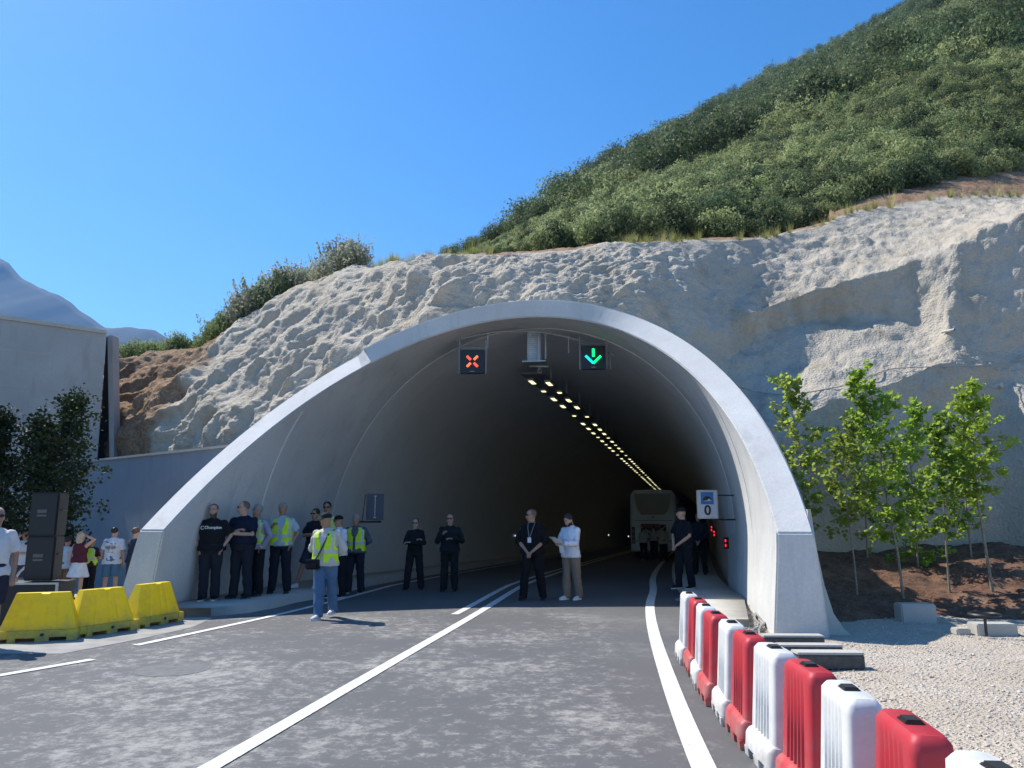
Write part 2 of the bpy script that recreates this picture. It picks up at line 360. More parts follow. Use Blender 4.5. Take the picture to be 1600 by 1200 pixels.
YR = np.concatenate([[12.2, 12.6, 13, 14, 15, 16, 17], np.linspace(18, 168, 76)])
sidewalk('right_pavement', YR, lambda y: _rs(y) if y < 17 else rcx(y) + 3.95, lambda y: np.where(y < 17, pl([(12.2, 3.62), (17, 4.95)])(y), axx(y) + 5.0), .145, '')
# ================================================================== TUNNEL
TC = (-1.165, 12.6); YAW = .245; TR = 5.17; TZ = 1.03; ASP = 1.063; SLP = 1.15; H1 = 1.46; TH = .51
cY, sY = math.cos(YAW), math.sin(YAW)
def tl(s, d, z): return Vector((TC[0] + s * cY + d * sY, TC[1] - s * sY + d * cY, z))
def prof(R, n=72, zb=-.3):
    a = np.linspace(0, math.pi, n); s = R * np.cos(a); z = TZ + R * ASP * np.sin(a)
    lo = np.array([zb, H1 * .5]); 
    return np.concatenate([[R, R], s, [-R, -R]]), np.concatenate([lo[[0]], [.6], z, [.6], [zb]])
def cut(z): return SLP * max(z - H1, 0)
EV = Vector((math.sin(EXT), math.cos(EXT), 0))
def tx(s, c, d, z): return tl(s, c, z) + EV * (d - c)
def tw(s, d, z): return tx(s, min(cut(z), d), d, z)
# portal shell: inner and outer skins from the slanted cut back to DEP
DEP = 8.4
def portal():
    si, zi = prof(TR); so, zo = prof(TR + TH)
    # insert knee at H1 on both sides
    def knee(s, z):
        S, Z = list(s), list(z); out = []
        for i in range(len(S) - 1):
            out.append((S[i], Z[i]))
            if (Z[i] - H1) * (Z[i + 1] - H1) < 0:
                t = (H1 - Z[i]) / (Z[i + 1] - Z[i]); out.append((S[i] + t * (S[i + 1] - S[i]), H1))
        out.append((S[-1], Z[-1])); return out
    ki, ko = knee(si, zi), knee(so, zo); n = len(ki)
    mb = MB(); N = 9
    rin = []; rout = []
    def wf(s): return float(sstep(-3.45, -3.2, s) * (1 - sstep(1.5, 3.3, s)))
    def ft(lst, r_, l_): return [(s + ((r_ if s > 0 else -l_) * (H1 - z) / H1 if z < H1 - 1e-4 else 0), z) for s, z in lst]
    ki = ft(ki, -.13, .20); ko = ft(ko, .11, .36)
    ko = [(so_ - .11 * wf(si_) * so_ / (TR + TH), zo_ - .11 * wf(si_) * (zo_ - TZ) / (TR + TH)) for (si_, zi_), (so_, zo_) in zip(ki, ko)]
    dout = [cut(zo_) * (1 - wf(si_)) + (cut(zi_) - .03) * wf(si_) for (si_, zi_), (so_, zo_) in zip(ki, ko)]
    for j in range(N):
        f = j / (N - 1)
        rin.append([tx(s, cut(z), cut(z) + (DEP - cut(z)) * f, z) for s, z in ki])
        rout.append([tx(s, dq, dq + (DEP - dq) * f, z) for (s, z), dq in zip(ko, dout)])
    mb.rings(rin, 1, False, False); mb.rings(rout, 0, False, False)
    mb.rings([rin[0], rout[0]], 0, False, False); mb.rings([rin[-1], rout[-1]], 1, False, False)
    me = mb.mesh('portal_shell'); bm = bmesh.new(); bm.from_mesh(me); bmesh.ops.remove_doubles(bm, verts=bm.verts, dist=.0005)
    bmesh.ops.recalc_face_normals(bm, faces=bm.faces)
    es = [e for e in bm.edges if len(e.link_faces) == 2 and e.calc_face_angle(0) > R_(35)]
    bmesh.ops.bevel(bm, geom=es, offset=.025, segments=2, affect='EDGES')
    bm.to_mesh(me); bm.free(); me.materials.append(M['portal']); me.materials.append(M['lining'])
    me.polygons.foreach_set('use_smooth', np.ones(len(me.polygons), bool)); me.set_sharp_from_angle(angle=R_(28))
    o = bpy.data.objects.new('portal_shell', me); COL.objects.link(o); return o
tun = empty('tunnel_portal', tl(0, 0, 0), label='smooth pale grey concrete tunnel mouth with a slanted arch rim and dark bore', cat='tunnel')
def under(o, par):
    o.parent = par; o.matrix_parent_inverse = par.matrix_basis.inverted() if False else Matrix.Translation(par.location).inverted() @ Matrix.Identity(4)
    return o
def reparent(o, par):
    o.parent = par; o.matrix_parent_inverse = (Matrix.Translation(par.location) @ par.rotation_euler.to_matrix().to_4x4()).inverted(); return o
reparent(portal(), tun)
# concrete skirt that sweeps out behind the right leg
mb = MB()
rs = []
for z, dx in ((-.1, .55), (.1, .34), (.3, .22), (.7, .12), (1.2, .05), (1.8, .0)):
    rs.append([tl(TR + TH - .05, .25, z), tl(TR + TH + .02 + dx, .45, z), tl(TR + TH + dx, 2.5, z), tl(TR + TH - .1, 3.0, z)])
mb.rings(rs, 0, True); reparent(mb.build('buttress_skirt', M['slab'], smooth=True), tun)
# bored lining beyond the portal, slightly narrower so a seam shows
def lining():
    s, z = prof(TR - .012, 56); P = []
    ysl = [y for y in np.concatenate([[23.5, 25, 28], np.arange(30, 168, 4)])]; P.append([tuple(tw(a, 8.25, b)) for a, b in zip(s, z)]); P.append([tuple(tw(a, 9.4, b)) for a, b in zip(s, z)])
    for i, y in enumerate(ysl):
        t = np.array([axx(y + .5) - axx(y - .5), 1.0]); t /= np.linalg.norm(t); c = np.array([axx(y), y])
        P.append([(c[0] + a * t[1], c[1] - a * t[0], b + float(gz(y))) for a, b in zip(s, z)])
    V = np.array(P).reshape(-1, 3); n = len(s)
    F = [(i * n + k, i * n + k + 1, (i + 1) * n + k + 1, (i + 1) * n + k) for i in range(len(P) - 1) for k in range(n - 1)]
    o = np_mesh('lining', V, F, M['bore'], smooth=True); reparent(o, tun)
    y = 166.0; t = np.array([axx(y + .5) - axx(y - .5), 1.0]); t /= np.linalg.norm(t); mb = MB(); r1 = [(axx(y) + a * t[1], y - a * t[0], b + float(gz(y))) for a, b in zip(s * 1.02, z)]; r2 = [(a + .1 * t[0], b + .1 * t[1], c) for a, b, c in r1]; mb.rings([r1, r2]); reparent(mb.build('far_light_cap', M['lining']), tun)  # added end cap, out of view, keeps daylight out of the bore
    return ysl
lining()
# ring where portal section meets the lining
s1, z1 = prof(TR - .012, 56); s2, z2 = prof(TR + .1, 56)
mb = MB(); mb.rings([[tw(a, 6.95, b) for a, b in zip(s2, z2)], [tw(a, 6.95, b) for a, b in zip(s1, z1)], [tw(a, 8.25, b) for a, b in zip(s1, z1)]], 0, False, False)
reparent(mb.build('seam_ring', M['lining'], smooth=True, fixn=False), tun)
for dd in (3.2, 10.2):
    s1, z1 = prof(TR - .012, 56); s2, z2 = prof(TR + .02, 56)
    mb = MB(); sel = [i for i in range(len(s1)) if cut(z1[i]) < dd - .05]
    if dd < 6:
        for part in ([i for i in sel if s1[i] > 0], [i for i in sel if s1[i] < 0]):
            mb = MB(); mb.rings([[tw(s2[i], dd - .02, z2[i]) for i in part], [tw(s1[i], dd, z1[i]) for i in part], [tw(s1[i], dd + .05, z1[i]) for i in part], [tw(s2[i], dd + .07, z2[i]) for i in part]], 0, False, False); reparent(mb.build('joint_strip', M['lining'], smooth=True, fixn=False), tun)
# ================================================================== ROCK FACE
XS = np.arange(90, 1761, 2.4)
def rowdef(pts):
    a = np.array(pts, float); py = np.interp(XS, a[:, 0], a[:, 1]); Y = np.interp(XS, a[:, 0], a[:, 2])
    def sm(v, k): kk = np.hanning(2 * k + 1)[1:-1]; kk /= kk.sum(); h = len(kk) // 2; return np.convolve(np.pad(v, h, 'edge'), kk, 'valid')
    return sm(py, 5), sm(Y, 9)
ROWS = [rowdef(r) for r in (
 [(100, 790, 31), (175, 730, 30), (350, 722, 24.8), (450, 715, 22.5), (700, 700, 20.5), (1000, 700, 18.8), (1180, 850, 17.2), (1300, 862, 17.6), (1650, 868, 18.3)],
 [(100, 690, 32), (175, 665, 31.2), (350, 640, 26), (450, 605, 23.8), (600, 535, 22), (700, 492, 20.2), (860, 468, 19.3), (1000, 500, 19.0), (1100, 585, 18.3), (1180, 670, 17.6), (1250, 640, 17.9), (1350, 605, 18.1), (1470, 565, 18.7), (1650, 575, 19.1)],
 [(100, 640, 33), (175, 620, 32.4), (350, 590, 27.6), (450, 550, 25.2), (600, 490, 23.6), (700, 455, 20.9), (860, 440, 19.8), (1000, 450, 19.4), (1090, 545, 18.9), (1140, 562, 19.6), (1185, 520, 20.8), (1265, 500, 21.4), (1350, 490, 21.5), (1430, 508, 20.8), (1475, 535, 19.4), (1650, 545, 19.4)],
 [(100, 600, 35), (175, 590, 34), (350, 560, 29.5), (450, 512, 27.2), (600, 452, 24.4), (700, 428, 21.8), (860, 415, 20.4), (1000, 412, 20.1), (1075, 450, 19.8), (1108, 516, 19.3), (1150, 498, 20.2), (1230, 465, 21.3), (1330, 435, 21.5), (1400, 415, 21.2), (1500, 370, 20.8), (1600, 328, 20.9), (1760, 262, 21)],
 [(100, 572, 38), (175, 566, 37), (230, 556, 36), (300, 546, 34.5), (340, 527, 33.2), (380, 500, 32), (440, 462, 31), (500, 438, 30), (560, 416, 27.5), (640, 405, 25), (740, 401, 22.9), (850, 391, 21.6), (1000, 376, 21.6), (1100, 370, 22.6), (1200, 367, 24.5), (1290, 345, 25.5), (1340, 325, 26.5), (1420, 315, 27.5), (1480, 305, 28.5), (1600, 306, 30), (1760, 270, 33)])]
def unp(px, py, Y):
    u = (px - 800) / FPX; v = (600 - py) / FPX; dy = CP - v * SP; dz = SP + v * CP; t = Y / dy
    return np.stack([u * t, Y + 0 * t, EYE + dz * t], -1)
def rock():
    segs = (64, 34, 40, 64); rows = []; tt = []
    for k in range(4):
        A = unp(XS, *ROWS[k]); B = unp(XS, *ROWS[k + 1])
        for j in range(segs[k]):
            f = j / segs[k]; rows.append(A * (1 - f) + B * f); tt.append(k + f)
    rows.append(unp(XS, *ROWS[4])); tt.append(4.0)
    C = rows[-1]; cpy, cY_ = ROWS[4]
    hpy = np.interp(XS, [640, 700, 740, 850, 1000, 1200, 1290, 1340, 1400, 1500, 1600, 1800], [409, 402, 401, 392, 377, 368, 345, 325, 305, 285, 268, 238]); hY = np.interp(XS, [640, 740, 850, 1000, 1200, 1340, 1480, 1600, 1800], [31, 30, 29, 28, 28, 30, 33, 36, 40])
    D1 = np.where((XS > 660)[:, None], unp(XS, np.minimum(hpy, cpy) - 1.5 * (XS > 1330), hY + 1.0), C + np.array([0, 7.8, .3])); D1[:, 2] += np.where(XS < 660, 0, np.where(XS > 1300, .5, .0))
    for j in range(1, 22): f = j / 21; rows.append(C * (1 - f) + D1 * f); tt.append(4 + f)
    G = np.stack(rows); T = np.array(tt)[:, None] + 0 * G[..., 0]; nr, nc = G.shape[:2]
    # soften a bit between rows
    for _ in range(3): G[1:-1] = (G[:-2] + 2 * G[1:-1] + G[2:]) / 4
    P = G.reshape(-1, 3); Xp = np.broadcast_to(XS, (nr, nc)).reshape(-1)
    # normals
    du = np.gradient(G, axis=1); dv = np.gradient(G, axis=0); N = np.cross(du, dv); N /= np.linalg.norm(N, axis=-1, keepdims=True) + 1e-9; N = N.reshape(-1, 3)
    craggy = 1 - sstep(980, 1150, Xp)                # broken rock on the left, smoother sprayed slabs to the right
    W = P + .5 * np.stack([fbm(P * .6 + 5, 3), fbm(P * .6 + 31, 3), fbm(P * .6 + 77, 3)], -1)
    sk = np.array([1.0, .8, .55])
    w1 = worley(W * sk * .55); w2 = worley(W * sk * 1.35 + 9); w3 = worley(W * 3.3 + 3)
    left = 1 - sstep(640, 860, Xp)
    Pr = np.stack([W[:, 0] * .8 + W[:, 2] * .6, W[:, 1], (-W[:, 0] * .6 + W[:, 2] * .8) * 1.9], -1)      # strata dipping to the left
    rg = lambda q, s_: (.38 - np.abs(fbm(q * s_, 3))) * 1.0
    blob = (.25 + .75 * left) * (rg(Pr, .33) * 1.25 + rg(Pr + 40, .8) * .34) + rg(Pr + 9, 1.9) * .15 + rg(Pr + 19, 4.2) * .05 + (.5 - w2) * .10 + fbm(P * 5, 5, .6) * .07 + fbm(P * 1.1 + 8, 3) * .30
    smoothb = fbm(P * .55 + 3, 4) * .26 + fbm(P * 2.1, 3) * .08 + (.5 - worley(W * .8 + 40)) * .16
    d = craggy * blob * .82 + (1 - craggy) * smoothb + .06 * fbm(P * 6, 4)
    Tf = T.reshape(-1)
    upperR = sstep(2.9, 3.1, Tf) * sstep(1120, 1200, Xp)
    d = d * (1 - .45 * upperR) + upperR * (.16 * fbm(P * np.array([2.6, 1.2, 2.6]) + 60, 5) + .10 * (.5 - worley(P * 2.2)))
    d = d * np.where(Tf < .5, sstep(-.1, .5, Tf), 1)
    d = d * (1 - .5 * sstep(3.6, 4.0, Tf)) - .1
    # a projecting rib at the far right
    rib = np.exp(-((Xp - 1595) / 22) ** 2) * (1 - sstep(.55, 1.0, Tf)); d = d + rib * 1.3
    Q = P + N * np.sign(-(N[:, 1:2] * 1 - .2 * N[:, 2:3]) + 1e-9) * d[:, None]
    # earth mask: left of the sprayed edge
    ex = np.interp(Q[:, 2], [2, 4, 6, 8, 10, 12, 20], [-15.6, -15.2, -14.2, -12.9, -11.4, -10.4, -8]) + .6 * fbm(Q * .8, 3)
    xx = Q[:, 0] * 26.0 / Q[:, 1] 
    bx = np.interp(T.reshape(-1), [0, 1, 2, 3, 4], [235, 262, 292, 330, 372]) + 26 * fbm(Q * .7, 4)
    earth = 1 - sstep(-7, 7, Xp - bx)
    earthR = sstep(4.02, 4.12, Tf + .05 * fbm(Q, 3)); earth = np.maximum(earth, earthR)
    # carve the tunnel opening
    rel = Q[:, :2] - np.array(TC); s = (Q[:, 0] - np.interp(Q[:, 1], AXP[:, 0], AXP[:, 1])) * .975; dd = rel[:, 0] * sY + rel[:, 1] * cY
    Ro = TR + TH - .12; zz = np.maximum(Q[:, 2] - TZ, 0) / ASP
    inside = (s ** 2 + zz ** 2 < Ro ** 2).reshape(nr, nc)
    idx = np.arange(nr * nc).reshape(nr, nc)
    a, b, c, e = idx[:-1, :-1], idx[:-1, 1:], idx[1:, 1:], idx[1:, :-1]
    ins = inside[:-1, :-1] & inside[:-1, 1:] & inside[1:, 1:] & inside[1:, :-1]
    F = np.stack([a, b, c, e], -1)[~ins]
    o = np_mesh('rock_face', Q, F, M['rock'], smooth=True, kind='structure')
    at_ = o.data.attributes.new('earth', 'FLOAT', 'POINT'); at_.data.foreach_set('value', earth.astype(np.float32))
    return Q.reshape(nr, nc, 3), T
RQ, RT = rock()
CREST = RQ[np.argmin(np.abs(RT[:, 0] - 4.0))]   # crest line, nc x 3
def crest_at(px): i = int(np.clip((px - 90) / 2.4, 0, len(XS) - 1)); return Vector(CREST[i])
# ================================================================== HILL
HX = np.arange(694, 2300, 12.0)
def hrow(pts): a = np.array(pts, float); return np.interp(HX, a[:, 0], a[:, 1])
hb_py = hrow([(640, 409), (700, 402), (740, 401), (850, 392), (1000, 377), (1200, 368), (1290, 345), (1340, 325), (1400, 305), (1500, 285), (1600, 268), (2300, 160)])
hb_Y = hrow([(640, 31), (740, 30), (850, 29), (1000, 28), (1200, 28), (1340, 30), (1480, 33), (1600, 36), (2300, 50)])
hr_py = hrow([(640, 420), (690, 405), (715, 403), (760, 380), (860, 326), (960, 274), (1040, 236), (1110, 194), (1250, 122), (1350, 70), (1430, 20), (1600, -90), (1900, -240), (2300, -380)])
hr_Y = hrow([(640, 60), (760, 110), (960, 170), (1110, 205), (1430, 240), (1700, 280), (2300, 300)])
def hill():
    ny = 70; rows = []
    A = unp(HX, hb_py, hb_Y); B = unp(HX, hr_py, hr_Y)
    m = (B[:, 2] - A[:, 2]) / (B[:, 1] - A[:, 1])
    for j in range(ny + 1):
        f = j / ny; Y = A[:, 1] + (B[:, 1] - A[:, 1]) * f ** 1.5
        g = (Y - A[:, 1]) / (B[:, 1] - A[:, 1]); P = A + (B - A) * g[:, None]
        rows.append(P)
    G = np.stack(rows); P = G.reshape(-1, 3)
    g = np.repeat(np.linspace(0, 1, ny + 1), len(HX)); amp = np.clip((P[:, 1] - 32) / 60, 0, 1)
    dz = fbm(P * .025, 4) * 8 * amp * (1 - g ** 2)
    P[:, 2] += dz; G = P.reshape(G.shape)
    # back side
    back = G[-1] + np.array([20, 60, -15.0])
    G = np.concatenate([G, back[None]]); nr, nc = G.shape[:2]; idx = np.arange(nr * nc).reshape(nr, nc)
    F = np.stack([idx[:-1, :-1], idx[:-1, 1:], idx[1:, 1:], idx[1:, :-1]], -1).reshape(-1, 4)
    np_mesh('hillside', G.reshape(-1, 3), F, M['hillsoil'], smooth=True, kind='structure')
    return G
HG = hill()
# second, farther ridge
rx = np.arange(800, 2400, 10.0)
rp = np.interp(rx, [800, 860, 960, 1020, 1100, 1180, 1250, 1330, 1400, 1430, 1600, 2400], [352, 310, 256, 226, 172, 128, 92, 52, 20, 2, -85, -400])
RB = unp(rx, rp, np.full(len(rx), 420.0)); RB[:, 2] += fbm(np.stack([rx * .02, 0 * rx, 0 * rx], -1), 3) * 2
RA = RB.copy(); RA[:, 1] -= 120; RA[:, 2] -= 95; RC = RB.copy(); RC[:, 1] += 150; RC[:, 2] -= 60
G2 = np.stack([RA * (1 - t) + RB * t for t in np.linspace(0, 1, 20)] + [RC]); nr, nc = G2.shape[:2]; idx = np.arange(nr * nc).reshape(nr, nc)
np_mesh('far_ridge', G2.reshape(-1, 3), np.stack([idx[:-1, :-1], idx[:-1, 1:], idx[1:, 1:], idx[1:, :-1]], -1).reshape(-1, 4), M['hillsoil'], smooth=True, kind='structure')
# distant mountain on the left
mx_ = np.arange(-700, 520, 6.0)
mp = np.interp(mx_, [-700, -300, -120, 0, 14, 40, 100, 140, 165, 200, 240, 330, 520], [470, 330, 360, 408, 412, 436, 466, 492, 509, 513, 519, 545, 600])
MT = unp(mx_, mp, np.full(len(mx_), 2300.0)); nz = fbm(np.stack([mx_ * .03, 0 * mx_, 0 * mx_], -1), 5); MT[:, 2] += nz * 14
rowsM = []
for t in np.linspace(0, 1, 40):
    q = MT.copy(); q[:, 1] -= 1500 * (1 - t); q[:, 2] *= t ** 1.0; 
    pp = q * .004; q[:, 2] += fbm(pp, 5) * 70 * t * (1 - t) * 3; rowsM.append(q)
bk = MT.copy(); bk[:, 1] += 500; bk[:, 2] *= .4; rowsM.append(bk)
GM = np.stack(rowsM); nr, nc = GM.shape[:2]; idx = np.arange(nr * nc).reshape(nr, nc)
np_mesh('mountain', GM.reshape(-1, 3), np.stack([idx[:-1, :-1], idx[:-1, 1:], idx[1:, 1:], idx[1:, :-1]], -1).reshape(-1, 4), M['mountain'], smooth=True, kind='structure')
# ================================================================== FOREST (stuff, instanced clumps)
def leaf_cloud(nl, size, seed, shape='bush', aspect=1.0, nclump=14, core=.55):
    r = np.random.default_rng(seed); cl_ = r.normal(size=(nclump, 3)); cl_ /= np.linalg.norm(cl_, axis=1, keepdims=True); cl_ *= (r.random((nclump, 1)) ** .5) * .62
    cl_[:, 2] = np.abs(cl_[:, 2]) * aspect + .25; cr = .22 + .22 * r.random(nclump)
    k = r.integers(0, nclump, nl); d = r.normal(size=(nl, 3)); d /= np.linalg.norm(d, axis=1, keepdims=True)
    p = cl_[k] + d * (cr[k] * (.6 + .4 * r.random(nl)))[:, None]; p[:, 2] = np.maximum(p[:, 2], .02)
    nrm = d + np.array([0, 0, .25]) + r.normal(size=(nl, 3)) * .33; nrm /= np.linalg.norm(nrm, axis=1, keepdims=True)
    a = np.cross(nrm, r.normal(size=(nl, 3))); a /= np.linalg.norm(a, axis=1, keepdims=True); b = np.cross(nrm, a)
    s = size * (.6 + .8 * r.random(nl))[:, None]
    V = np.stack([p - a * s, p + b * s * .55, p + a * s, p - b * s * .55], 1).reshape(-1, 3); F = np.arange(nl * 4).reshape(-1, 4)
    return V, F
def off_mesh(name, V, F, mat):
    o = np_mesh(name, V, F, mat); COL.objects.unlink(o); return o
def scatter(name, pts, scl, rot, protos, label, cat, ids=None):
    me = bpy.data.meshes.new(name); pts = np.asarray(pts, np.float32); me.vertices.add(len(pts)); me.vertices.foreach_set('co', pts.ravel())
    for nm, arr, ty in (('sc', scl, 'FLOAT_VECTOR'), ('rt', rot, 'FLOAT_VECTOR'), ('id', rng.integers(0, len(protos), len(pts)) if ids is None else ids, 'INT')):
        a = me.attributes.new(nm, ty, 'POINT'); a.data.foreach_set('vector' if ty == 'FLOAT_VECTOR' else 'value', np.asarray(arr, np.float32 if ty != 'INT' else np.int32).ravel())
    o = bpy.data.objects.new(name, me); COL.objects.link(o); props(o, label=label, cat=cat, kind='stuff')
    ng = bpy.data.node_groups.new(name, 'GeometryNodeTree'); ng.interface.new_socket('Geometry', in_out='INPUT', socket_type='NodeSocketGeometry'); ng.interface.new_socket('Geometry', in_out='OUTPUT', socket_type='NodeSocketGeometry')
    gi = ng.nodes.new('NodeGroupInput'); go = ng.nodes.new('NodeGroupOutput'); L = ng.links; jn = ng.nodes.new('GeometryNodeJoinGeometry')
    def attr(nm, ty):
        a = ng.nodes.new('GeometryNodeInputNamedAttribute'); a.data_type = ty; a.inputs[0].default_value = nm; return a.outputs[0]
    for i, p in enumerate(protos):
        oi = ng.nodes.new('GeometryNodeObjectInfo'); oi.inputs[0].default_value = p
        ip = ng.nodes.new('GeometryNodeInstanceOnPoints'); cmpn = ng.nodes.new('FunctionNodeCompare'); cmpn.data_type = 'INT'; cmpn.operation = 'EQUAL'
        L.new(attr('id', 'INT'), cmpn.inputs[2]); cmpn.inputs[3].default_value = i
        L.new(gi.outputs[0], ip.inputs['Points']); L.new(cmpn.outputs[0], ip.inputs['Selection']); L.new(oi.outputs['Geometry'], ip.inputs['Instance'])
        L.new(attr('rt', 'FLOAT_VECTOR'), ip.inputs['Rotation']); L.new(attr('sc', 'FLOAT_VECTOR'), ip.inputs['Scale']); L.new(ip.outputs[0], jn.inputs[0])
    L.new(jn.outputs[0], go.inputs[0]); md = o.modifiers.new('scatter', 'NODES'); md.node_group = ng; return o
def grid_sample(G, n, keep=None):
    """random points by true area on a grid surface"""
    A, B, C = G[:-1, :-1], G[:-1, 1:], G[1:, :-1]; ar = np.linalg.norm(np.cross(B - A, C - A), axis=-1).ravel(); 
    if keep is not None: ar = ar * keep.ravel()
    k = rng.choice(len(ar), n, p=ar / ar.sum()); i, j = np.unravel_index(k, A.shape[:2]); u, v = rng.random(n)[:, None], rng.random(n)[:, None]
    return G[i, j] * (1 - u) * (1 - v) + G[i, j + 1] * u * (1 - v) + G[i + 1, j] * (1 - u) * v + G[i + 1, j + 1] * u * v
protoF = [off_mesh('far_bush', *leaf_cloud(1100, .042, 100 + i, aspect=.8 + .1 * i, nclump=16), M['maquis'] if i < 3 else M['maquis_dark']) for i in range(5)]
protoN = [off_mesh('near_bush', *leaf_cloud(2200, .045, 200 + i, aspect=.9, nclump=22), M['maquis'] if i < 3 else M['maquis_dark']) for i in range(4)]
def forest():
    HGf = HG[:-1]; cen = (HGf[:-1, :-1] + HGf[1:, 1:]) / 2
    visx = (np.abs(cen[..., 0] / cen[..., 1]) < .85)
    far = (cen[..., 1] > 58) & visx
    P = grid_sample(HGf, 9500, far.astype(float)); n = len(P)
    dens = fbm(P * .03 + 11, 3)
    s = (1.3 + 1.3 * rng.random(n)) * (1 + .5 * dens) * (.85 + P[:, 1] * .003); pdark = sstep(-.15, .35, fbm(P * .05 + 71, 3) + .35 * sstep(110, 170, P[:, 1]) - .05 * P[:, 0] * .02) * .75 + .07; dk = rng.random(n) < pdark; s = np.where(dk, s * 1.3, s); ids = np.where(dk, rng.integers(3, 5, n), rng.integers(0, 3, n))
    pxx = 800 + 1200 * P[:, 0] / (P[:, 1] / 1.0); s = s * (.3 + .7 * sstep(690, 960, pxx)); sc_ = np.stack([s, s, s * (.9 + .5 * rng.random(n))], -1); P[:, 2] -= .3
    scatter('forested_slope', P, sc_, np.stack([0 * s, 0 * s, rng.random(n) * 6.28], -1), protoF, 'dense green bushes and low trees covering the steep hillside above the rock', 'forest', ids)
    near = (cen[..., 1] <= 62) & visx
    P = grid_sample(HGf, 4200, near.astype(float)); n = len(P)
    s = .75 + .8 * rng.random(n); s = s * (.9 + .004 * (P[:, 1] - 30)); sc_ = np.stack([s, s, s * (.9 + .6 * rng.random(n))], -1); P[:, 2] -= .15
    pxx = 800 + 1200 * P[:, 0] / (P[:, 1] / 1.02); ok = pxx > 705; P, sc_ = P[ok], sc_[ok]; n = len(P); sc_ = sc_ * (.22 + .78 * sstep(715, 960, pxx[ok]))[:, None]
    scatter('maquis_scrub', P, sc_, np.stack([np.zeros(n), np.zeros(n), rng.random(n) * 6.28], -1), protoN, 'thick leafy green scrub growing right above the sprayed rock edge', 'scrub', np.where(rng.random(n) < .3 + .3 * (P[:, 1] < 34), 3, rng.integers(0, 3, n)))
    P = grid_sample(G2[:-1], 4500); n = len(P); s = 3 + 2.5 * rng.random(n)
    scatter('ridge_wood', P, np.stack([s, s, s * 1.1], -1), np.stack([0 * s, 0 * s, rng.random(n) * 6.28], -1), protoF, 'hazy dark wood on the farther ridge behind the hillside', 'forest')
forest()
# ================================================================== WALLS, BUILDING
def slabwall(mb, a, b, z0, z1a, z1b, th, m=0):
    a, b = Vector(a), Vector(b); t = (b - a).normalized(); n = Vector((-t.y, t.x)) * th
    v = [(a.x, a.y, z0), (b.x, b.y, z0), (b.x, b.y, z1b), (a.x, a.y, z1a)]; w = [(p[0] + n.x, p[1] + n.y, p[2]) for p in v]
    mb.add(v + w, [(0, 1, 2, 3), (7, 6, 5, 4), (0, 4, 5, 1), (1, 5, 6, 2), (2, 6, 7, 3), (3, 7, 4, 0)], m)
pA = at(-60, 733, Y=30.5); pB = at(140, 721, Y=27.0); pC = at(352, 700, Y=21.6); pD = at(420, 694, Y=20.2)
rw = empty('retaining_wall', (pB.x, pB.y, 0), label='long blue-grey retaining wall running to the left leg of the tunnel mouth', cat='wall')
mb = MB(); zt = pC.z
slabwall(mb, (pA.x - 8, pA.y + 3), (pB.x, pB.y), -.8, zt, zt, .4); slabwall(mb, (pB.x, pB.y), (pD.x, pD.y), -.8, zt, zt, .4)
reparent(mb.build('wall', M['retain']), rw)
mb = MB(); slabwall(mb, (pB.x - .03, pB.y - .08), (pD.x, pD.y - .08), zt, zt + .07, zt + .07, .56); reparent(mb.build('coping', M['slab']), rw)
# loose stones on the coping
# concrete building, leaning face, top edge falling away
E0 = at(166, 522, Y=29.6); E1 = at(156, 720, Y=28.6); W0 = at(-120, 474, Y=25.8)
bl = empty('concrete_building', (E1.x, E1.y, 0), label='tall plain grey concrete building block with a slanted end beyond the retaining wall', cat='building')
d = (Vector((W0.x, W0.y)) - Vector((E0.x, E0.y))).normalized()
def P3(base, s, z): return Vector((base.x + d.x * s, base.y + d.y * s, z))
zt2 = E0.z; lean = (E0.y - E1.y)
mb = MB(); nrm_ = Vector((d.y, -d.x, 0)); nrm_ = nrm_ if nrm_.y > 0 else -nrm_
f0 = P3(E1, 0, -.6); f1 = P3(E0, 0, zt2); f2 = P3(E0, 22, zt2); f3 = P3(E1, 22, -.6)
bk_ = nrm_ * 7
mb.add([f0, f1, f2, f3, f0 + bk_, f1 + bk_, f2 + bk_, f3 + bk_], [(0, 1, 2, 3), (7, 6, 5, 4), (0, 4, 5, 1), (1, 5, 6, 2), (2, 6, 7, 3), (3, 7, 4, 0)])
reparent(mb.build('wall', M['bldg']), bl)
mb = MB()
for z_ in (zt2 - 1.15, zt2 - 2.5, zt2 - 3.9, zt2 - 5.3):
    f = (z_ + .6) / (zt2 + .6); c0 = f0.lerp(f1, f); c1 = f3.lerp(f2, f); o_ = -nrm_ * .012
    mb.add([c0 + o_, c1 + o_, c1 + o_ + Vector((0, 0, .03)), c0 + o_ + Vector((0, 0, .03)), c0, c1, c1 + Vector((0, 0, .03)), c0 + Vector((0, 0, .03))], [(0, 1, 2, 3), (0, 4, 5, 1), (3, 2, 6, 7), (0, 3, 7, 4)])
reparent(mb.build('joint_band', M['slab']), bl)
mb = MB(); mb.add([f1 - nrm_ * .08 + Vector((0, 0, 0)), f2 - nrm_ * .08, f2 + nrm_ * .5, f1 + nrm_ * .5] + [v + Vector((0, 0, .14)) for v in (f1 - nrm_ * .08, f2 - nrm_ * .08, f2 + nrm_ * .5, f1 + nrm_ * .5)], [(3, 2, 1, 0), (4, 5, 6, 7), (0, 1, 5, 4), (1, 2, 6, 5), (2, 3, 7, 6), (3, 0, 4, 7)])
reparent(mb.build('roof_edge', M['slab']), bl)
